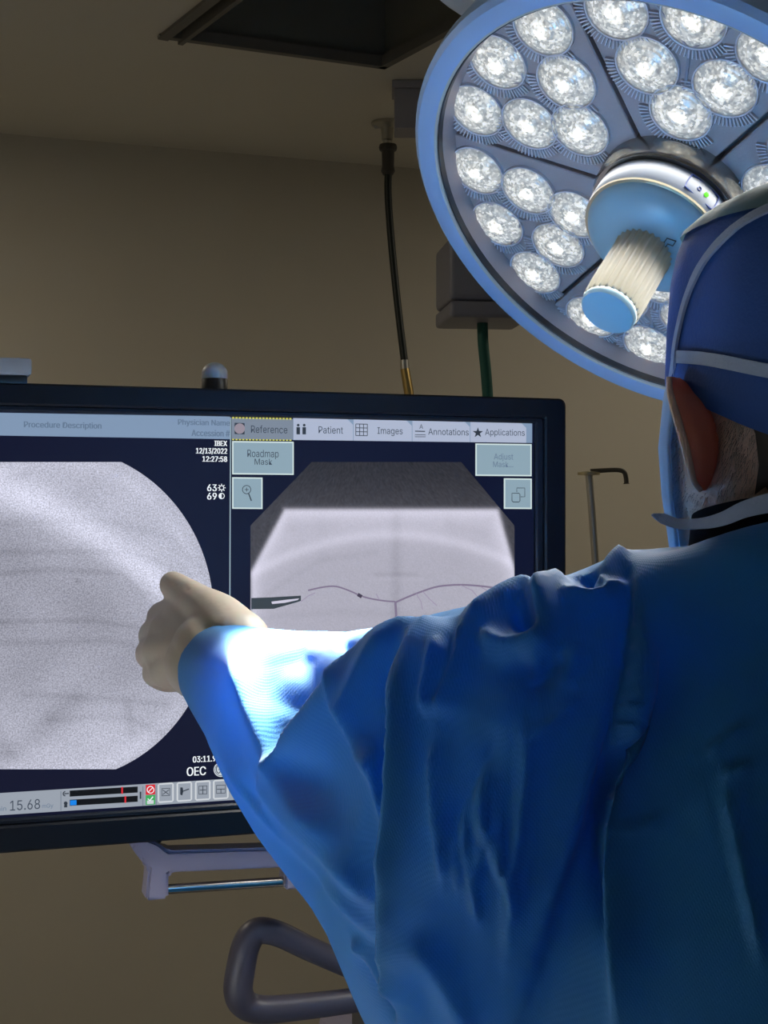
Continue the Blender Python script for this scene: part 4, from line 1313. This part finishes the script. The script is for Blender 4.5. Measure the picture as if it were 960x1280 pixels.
def fold_field(px, folds, taper=.22):
    out = np.zeros(len(px))
    for pts, wl, wr, amp in folds:
        sp = smooth_path([Vector((x, y, 0)) for x, y in pts], 5) if len(pts) > 2 else [Vector((x, y, 0)) for x, y in pts]
        sp = np.array([[p.x, p.y] for p in sp])
        lo_b = sp.min(0) - 3 * max(wl, wr); hi_b = sp.max(0) + 3 * max(wl, wr)
        idx = np.where(((px > lo_b) & (px < hi_b)).all(1))[0]
        if not len(idx): continue
        q = px[idx]
        best = np.full(len(q), 1e9); side = np.zeros(len(q)); tt = np.zeros(len(q))
        L = np.r_[0, np.cumsum(np.hypot(*(sp[1:] - sp[:-1]).T))]
        for s in range(len(sp) - 1):
            d_ = sp[s + 1] - sp[s]; l2 = d_ @ d_ + 1e-9
            t = np.clip(((q - sp[s]) @ d_) / l2, 0, 1)
            r = q - sp[s] - t[:, None] * d_
            dist = np.hypot(r[:, 0], r[:, 1])
            better = dist < best
            best = np.where(better, dist, best)
            cr = d_[0] * r[:, 1] - d_[1] * r[:, 0]
            # 'left' means smaller x on a line that runs down the picture
            side = np.where(better, cr if d_[1] >= 0 else -cr, side)
            tt = np.where(better, (L[s] + t * math.sqrt(l2)) / L[-1], tt)
        wdt = np.where(side > 0, wl, wr)
        tp = np.clip(np.minimum(tt, 1 - tt) / taper, 0, 1)
        tp = tp * tp * (3 - 2 * tp) * .85 + .15
        out[idx] += amp * tp * np.exp(-(best / wdt) ** 1.5)
    return out
co = get_co(gown_me); no = get_no(gown_me)
px = to_px(co)
view = co - np.array([0, 0, CZ]); view /= np.linalg.norm(view, axis=1)[:, None]
facing = np.clip((-(no * view).sum(1) + .25) / .5, 0, 1)
disp = 1.25 * fold_field(px, FOLDS) * facing
# slow drape undulation everywhere on the gown, running mostly downwards
und = .004 * np.sin(co[:, 0] * 38 + 2.0 * np.sin(co[:, 2] * 5) + co[:, 1] * 22) * np.clip((1.5 - co[:, 2]) / .25, 0, 1)
co2 = co + no * (disp + und)[:, None]
set_co(gown_me, co2)
gown = pobj('surgical_gown', gown_me, M_gown)
gown['label'] = 'loose blue surgical gown with deep creases and wide sleeve'
gown_bvh = bvh_of(gown_me)

# ---- dark collar under the gown
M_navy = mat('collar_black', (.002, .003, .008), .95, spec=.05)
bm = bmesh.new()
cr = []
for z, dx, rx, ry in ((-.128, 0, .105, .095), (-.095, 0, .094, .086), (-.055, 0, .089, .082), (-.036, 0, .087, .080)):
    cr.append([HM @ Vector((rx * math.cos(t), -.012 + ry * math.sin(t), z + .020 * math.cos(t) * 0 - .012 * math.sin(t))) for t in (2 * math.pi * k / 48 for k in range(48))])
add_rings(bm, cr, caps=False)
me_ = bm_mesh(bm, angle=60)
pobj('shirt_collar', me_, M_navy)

# ---- cap
M_cap = mat('cap_fabric', (.016, .085, .36), .7, noise=.12, nscale=25, bump=.3, bscale=500, translucent=.12, tcol=(.02, .12, .6))
M_crown = mat('cap_crown_mesh', (.20, .36, .44), .6, noise=.15, nscale=120, bump=.3, bscale=500, translucent=.35, tcol=(.25, .45, .55))
M_tie = mat('tie_fabric', (.42, .54, .78), .7, bump=.4, bscale=600, translucent=.2, tcol=(.4, .5, .7))
capz = [(.030, .002, .0845, .106), (.05, -.001, .0865, .112), (.075, -.005, .0875, .114), (.1, -.006, .0855, .110), (.118, -.006, .0815, .104), (.130, -.006, .0765, .098), (.139, -.006, .067, .086), (.146, -.006, .053, .069), (.152, -.006, .035, .046), (.156, -.006, .014, .018)]
def cap_ring(z, yc, rx, ry, n=72):
    out = []
    for k in range(n):
        t = 2 * math.pi * k / n
        # rear of the hem hangs lower, front sits on the brow; soft pleats
        dip = -.040 * max(0, -math.sin(t)) * max(0, 1 - (z - .03) / .09) - .010 * max(0, 1 - (z - .03) / .06)
        pl = 1 + .012 * math.sin(t * 9 + z * 30) * min(1, (z - .03) / .05) + .006 * math.sin(t * 21 - z * 60)
        out.append(HM @ Vector((rx * pl * math.cos(t), yc + ry * pl * math.sin(t), z + dip)))
    return out
bm = bmesh.new()
inner = [cap_ring(z + .002, yc, rx - .0022, ry - .0022) for z, yc, rx, ry in capz[:1]]
add_rings(bm, inner + [cap_ring(*c) for c in capz], caps=False)
bm.faces.new([v for v in list(bm.verts)[-72:]])
cap_me = bm_mesh(bm, angle=70)
cap = pobj('surgical_cap', cap_me, M_cap)
cap_bvh = bvh_of(cap_me)
# paler see-through crown panel over the top
bm = bmesh.new()
crn = [(.128, -.006, .0795, .1025), (.132, -.006, .0775, .0995), (.1405, -.006, .068, .087), (.1475, -.006, .054, .070), (.1535, -.006, .0355, .0465), (.1575, -.006, .014, .018)]
add_rings(bm, [cap_ring(*c) for c in crn], caps=False)
bm.faces.new([v for v in list(bm.verts)[-72:]])
pobj('cap_crown', bm_mesh(bm, angle=70), M_crown, cap)
bpy.data.objects['cap_crown'].parent = cap

def ribbon(pts3, nrm_ref, wpx, thick=.0009):
    """flat fabric tie along 3d points; width measured in metres"""
    bm = bmesh.new(); rings = []
    m = len(pts3)
    for i, p in enumerate(pts3):
        t = (pts3[min(i + 1, m - 1)] - pts3[max(i - 1, 0)]).normalized()
        n = nrm_ref[i]; n = (n - t * n.dot(t)).normalized()
        s = t.cross(n) * (wpx[i] / 2 if isinstance(wpx, list) else wpx / 2)
        rings.append([p + s + n * thick, p - s + n * thick, p - s - n * thick, p + s - n * thick])
    add_rings(bm, rings)
    return bm_mesh(bm, angle=50)
def drape(pxs, bvhs, off, default):
    out = []; nn = []
    for q in smooth_path([Vector((x, y, 0)) for x, y in pxs], 6):
        hit = None
        o_ = Vector((0, 0, CZ)); d_ = (P(q.x, q.y, 1) - o_).normalized()
        for b_ in bvhs:
            loc, n_, _, dist = b_.ray_cast(o_, d_)
            if loc is not None and (hit is None or dist < hit[2]): hit = (loc, n_ if n_.dot(d_) < 0 else -n_, dist)
        if hit is None: hit = (P(q.x, q.y, default), -d_, 0)
        out.append(hit[0] + hit[1] * off); nn.append(hit[1])
    # calm the depth so the ribbon does not jitter
    for _ in range(3):
        out = [out[0]] + [(out[i - 1] + out[i] * 2 + out[i + 1]) / 4 for i in range(1, len(out) - 1)] + [out[-1]]
    return out, nn
pp, nn = drape([(849, 446), (880, 448), (915, 454), (958, 463), (1000, 470)], [cap_bvh], .0012, .80)
pobj('cap_tie', ribbon(pp, nn, .0075), M_tie, cap); bpy.data.objects['cap_tie'].parent = cap

# ---- face mask with two ties
M_mask = mat('mask_fabric', (.58, .74, .92), .7, bump=.3, bscale=400, translucent=.45, tcol=(.5, .72, .95))
mask = None
bm = bmesh.new(); rings = []
for z, sx_, fy in ((-.150, .82, 0), (-.135, .98, .004), (-.118, 1.04, .01), (-.09, 1.04, .014), (-.06, 1.035, .02), (-.03, 1.03, .024), (0, 1.03, .016), (.03, 1.03, .006), (.045, 1.02, .004)):
    zc = max(z, -.10)
    yc, rx, ry = [float(np.interp(zc, [q[0] for q in hr], [q[i] for q in hr])) for i in (1, 2, 3)]
    rings.append([(rx * sx_ * math.cos(t) + .003 * np.sign(math.cos(t)), yc + (ry * sx_ + fy * max(0, math.sin(t)) ** 6) * math.sin(t) + .002, z) for t in np.linspace(math.radians(17), math.radians(163), 40)])
for off in (0,):
    vr = [[bm.verts.new(HM @ Vector(p)) for p in r] for r in rings]
    for i in range(len(vr) - 1):
        for j in range(39):
            bm.faces.new((vr[i][j], vr[i][j + 1], vr[i + 1][j + 1], vr[i + 1][j]))
me_ = bm_mesh(bm, angle=60)
mask = pobj('face_mask', me_, M_mask)
sm_ = mask.modifiers.new('thick', 'SOLIDIFY'); sm_.thickness = .0015
# upper tie over the cap, lower tie behind the neck with a loose end
pp, nn = drape([(845, 452), (848, 425), (860, 375), (880, 330), (912, 293), (945, 270), (975, 257)], [cap_bvh], .0016, .79)
pp = [P(834, 548, .89), P(835, 530, .885), P(837, 505, .875), P(840, 478, .86)] + pp; nn = [Vector((-.7, -.7, 0)).normalized()] * 4 + nn
pobj('upper_tie', ribbon(pp, nn, .0055), M_tie, mask); bpy.data.objects['upper_tie'].parent = mask
lt = [(815, 643, .795), (828, 648, .795), (850, 655, .79), (880, 654, .775), (905, 648, .765), (930, 637, .758), (960, 629, .752), (1000, 622, .75)]
pp = smooth_path([P(*q) for q in lt], 5)
nn = [Vector((-.1, -1, .15)).normalized()] * len(pp)
wd = [.0008 + .0050 * min(1, i / 5) for i in range(len(pp))]
wd = [w_ * (1.0 + .75 * max(0, (i - 14) / 16)) for i, w_ in enumerate(wd)]
pobj('lower_tie', ribbon(pp, nn, wd), M_tie, mask); bpy.data.objects['lower_tie'].parent = mask

# ---- hair below the cap
M_hair = mat('hair_dark', (.022, .018, .016), .6, noise=.3, nscale=90)
M_hairg = mat('hair_grey', (.42, .38, .36), .5)
bm = bmesh.new()
hz = [(.045, 1.05), (.02, 1.05), (.003, 1.055), (-.014, 1.06), (-.030, 1.045)]
vr = []
for z, sc2 in hz:
    yc = np.interp(z, [q[0] for q in hr], [q[1] for q in hr]); rx = np.interp(z, [q[0] for q in hr], [q[2] for q in hr]); ry = np.interp(z, [q[0] for q in hr], [q[3] for q in hr])
    rowp = []
    for k in range(33):
        t = math.radians(198 + (.045 - z) * 160 + 2.5 * math.sin(z * 260) + k * (335 - 198) / 32)
        rowp.append(bm.verts.new(HM @ Vector((rx * sc2 * math.cos(t), yc + ry * sc2 * math.sin(t), z + .006 * math.sin(k * 2.3)))))
    vr.append(rowp)
for i in range(len(vr) - 1):
    for j in range(32):
        bm.faces.new((vr[i][j], vr[i][j + 1], vr[i + 1][j + 1], vr[i + 1][j]))
hair_me = bm_mesh(bm, angle=60)
hair = pobj('hair', hair_me, M_hair)
hm_ = hair.modifiers.new('thick', 'SOLIDIFY'); hm_.thickness = .002
# fine strands at the nape and stubble on the jaw
bm = bmesh.new()
def strand(p, n, d, l, r=.00016):
    q0 = p; q1 = p + d * (l * .5) + n * (l * .35); q2 = p + d * l + n * (l * .35)
    add_tube(bm, [q0, q1, q2], [r, r * .8, r * .2], 3)
for _ in range(900):
    x = random.uniform(899, 985); y = random.uniform(515, 640)
    if random.random() < (y - 515) / 170: continue
    o_ = Vector((0, 0, CZ)); d_ = (P(x, y, 1) - o_).normalized()
    loc, n_, _, dist = body_bvh.ray_cast(o_, d_)
    if loc is None: continue
    if n_.dot(d_) > 0: n_ = -n_
    g = Vector((random.uniform(-.5, .5), 0, -1)); g = (g - n_ * g.dot(n_)).normalized()
    strand(loc, n_, g, random.uniform(.004, .011))
for _ in range(420):
    x = random.uniform(838, 885); y = random.uniform(540, 660)
    if x > 842 + max(0, (y - 520)) * .2 and y < 616: continue
    o_ = Vector((0, 0, CZ)); d_ = (P(x, y, 1) - o_).normalized()
    loc, n_, _, dist = body_b0.ray_cast(o_, d_)
    if loc is None or loc.y < .80: continue
    if n_.dot(d_) > 0: n_ = -n_
    g = Vector((random.uniform(-.6, .6), 0, -1)); g = (g - n_ * g.dot(n_)).normalized()
    strand(loc, n_, g, random.uniform(.0015, .004))
so = pobj('hair_strands', bm_mesh(bm), M_hairg, hair); so.parent = hair
so['kind'] = 'stuff'

# ---- gloved left hand
M_glove = mat('glove_latex', (.44, .39, .33), .5, noise=.06, nscale=30, bump=.25, bscale=90, sss=.2, ssss=.01, translucent=.12, tcol=(.8, .65, .45))
bm = bmesh.new()
W0 = P(318, 862, 1.15); W1 = P(283, 832, 1.19); W2 = P(262, 815, 1.215)
limb(bm, [W0, W1, W2], [.033, .034, .034], 5, 24)
# wrist is wider across than thick
wristN = (P(318, 788, 1.19) - P(238, 876, 1.19)).normalized()
for s, r in ((-1, .030), (1, .029)):
    limb(bm, [W0 + wristN * .010 * s, W1 + wristN * .012 * s, W2 + wristN * .014 * s], [r, r, r], 5, 20)
MCP = [((226, 768), 1.285, .0178), ((210, 789), 1.285, .0180), ((202, 813), 1.275, .0180), ((209, 838), 1.260, .0165)]
PIP = [((200, 772), 1.325, .0130), ((190, 795), 1.328, .0132), ((186, 818), 1.318, .0128), ((193, 842), 1.300, .0115)]
DIP = [((216, 790), 1.345, .0115), ((205, 812), 1.348, .0117), ((201, 832), 1.335, .0112), ((207, 852), 1.315, .0100)]
TIP = [((236, 795), 1.325, .0105), ((226, 815), 1.327, .0107), ((221, 835), 1.315, .0102), ((224, 852), 1.298, .0092)]
for m_, p_, d2, t2 in zip(MCP, PIP, DIP, TIP):
    a = P(*m_[0], m_[1])
    limb(bm, [W1.lerp(W2, .5), W2.lerp(a, .5), a], [.030, .0235, m_[2]], 5, 18)
    limb(bm, [a, P(*p_[0], p_[1]), P(*d2[0], d2[1]), P(*t2[0], t2[1])], [m_[2], p_[2], d2[2], t2[2]], 5, 16)
for i in range(3):
    limb(bm, [P(*MCP[i][0], MCP[i][1]), P(*MCP[i + 1][0], MCP[i + 1][1])], [MCP[i][2] * .95, MCP[i + 1][2] * .95], 3, 16)
# thumb, leaving the side of the palm and pointing towards the screen
limb(bm, [P(296, 805, 1.195), P(272, 776, 1.225), P(249, 757, 1.255), P(229, 741, 1.285), P(216, 731, 1.305)], [.030, .0245, .0185, .0148, .0128], 6, 18)
glove_me = remesh(bm, .0022, 7, 'glove')
GF = [([(262, 775), (255, 800), (240, 830)], 10, 10, -.0022), ([(232, 858), (250, 820), (275, 795), (300, 782)], 5, 5, -.0018), ([(226, 850), (240, 815), (262, 790)], 4, 4, -.0012), ([(222, 728), (228, 738)], 3, 3, -.0012), ([(228, 728), (236, 740)], 3, 3, -.0010),
      ([(254, 778), (268, 786), (282, 783)], 3, 4, -.0012), ([(246, 800), (242, 830), (232, 855)], 3, 4, .0012), ([(214, 722), (219, 733), (228, 746)], 3, 3, -.0010)]
gc = get_co(glove_me); gn = get_no(glove_me)
gv = gc - np.array([0, 0, CZ]); gv /= np.linalg.norm(gv, axis=1)[:, None]
set_co(glove_me, gc + gn * (fold_field(to_px(gc), GF) * np.clip((-(gn * gv).sum(1) + .1) / .4, 0, 1))[:, None])
glove = pobj('surgical_glove', glove_me, M_glove)
glove['label'] = 'cream latex glove on the raised left hand'
# shoes
for s in (-1, 1):
    bm = bmesh.new(); x = .28 + s * .11
    limb(bm, [Vector((x, .80, .05)), Vector((x, .92, .052)), Vector((x + s * .005, 1.05, .04))], [.048, .048, .038], 6, 18)
    sme = remesh(bm, .006, 4, 'shoe')
    c_ = get_co(sme); c_[:, 2] = np.maximum(c_[:, 2], .002); set_co(sme, c_)
    pobj('shoe', sme, M_dark)
tag(person, 'surgeon in blue gown and cap seen from behind, pointing a gloved hand at the monitor', 'person')
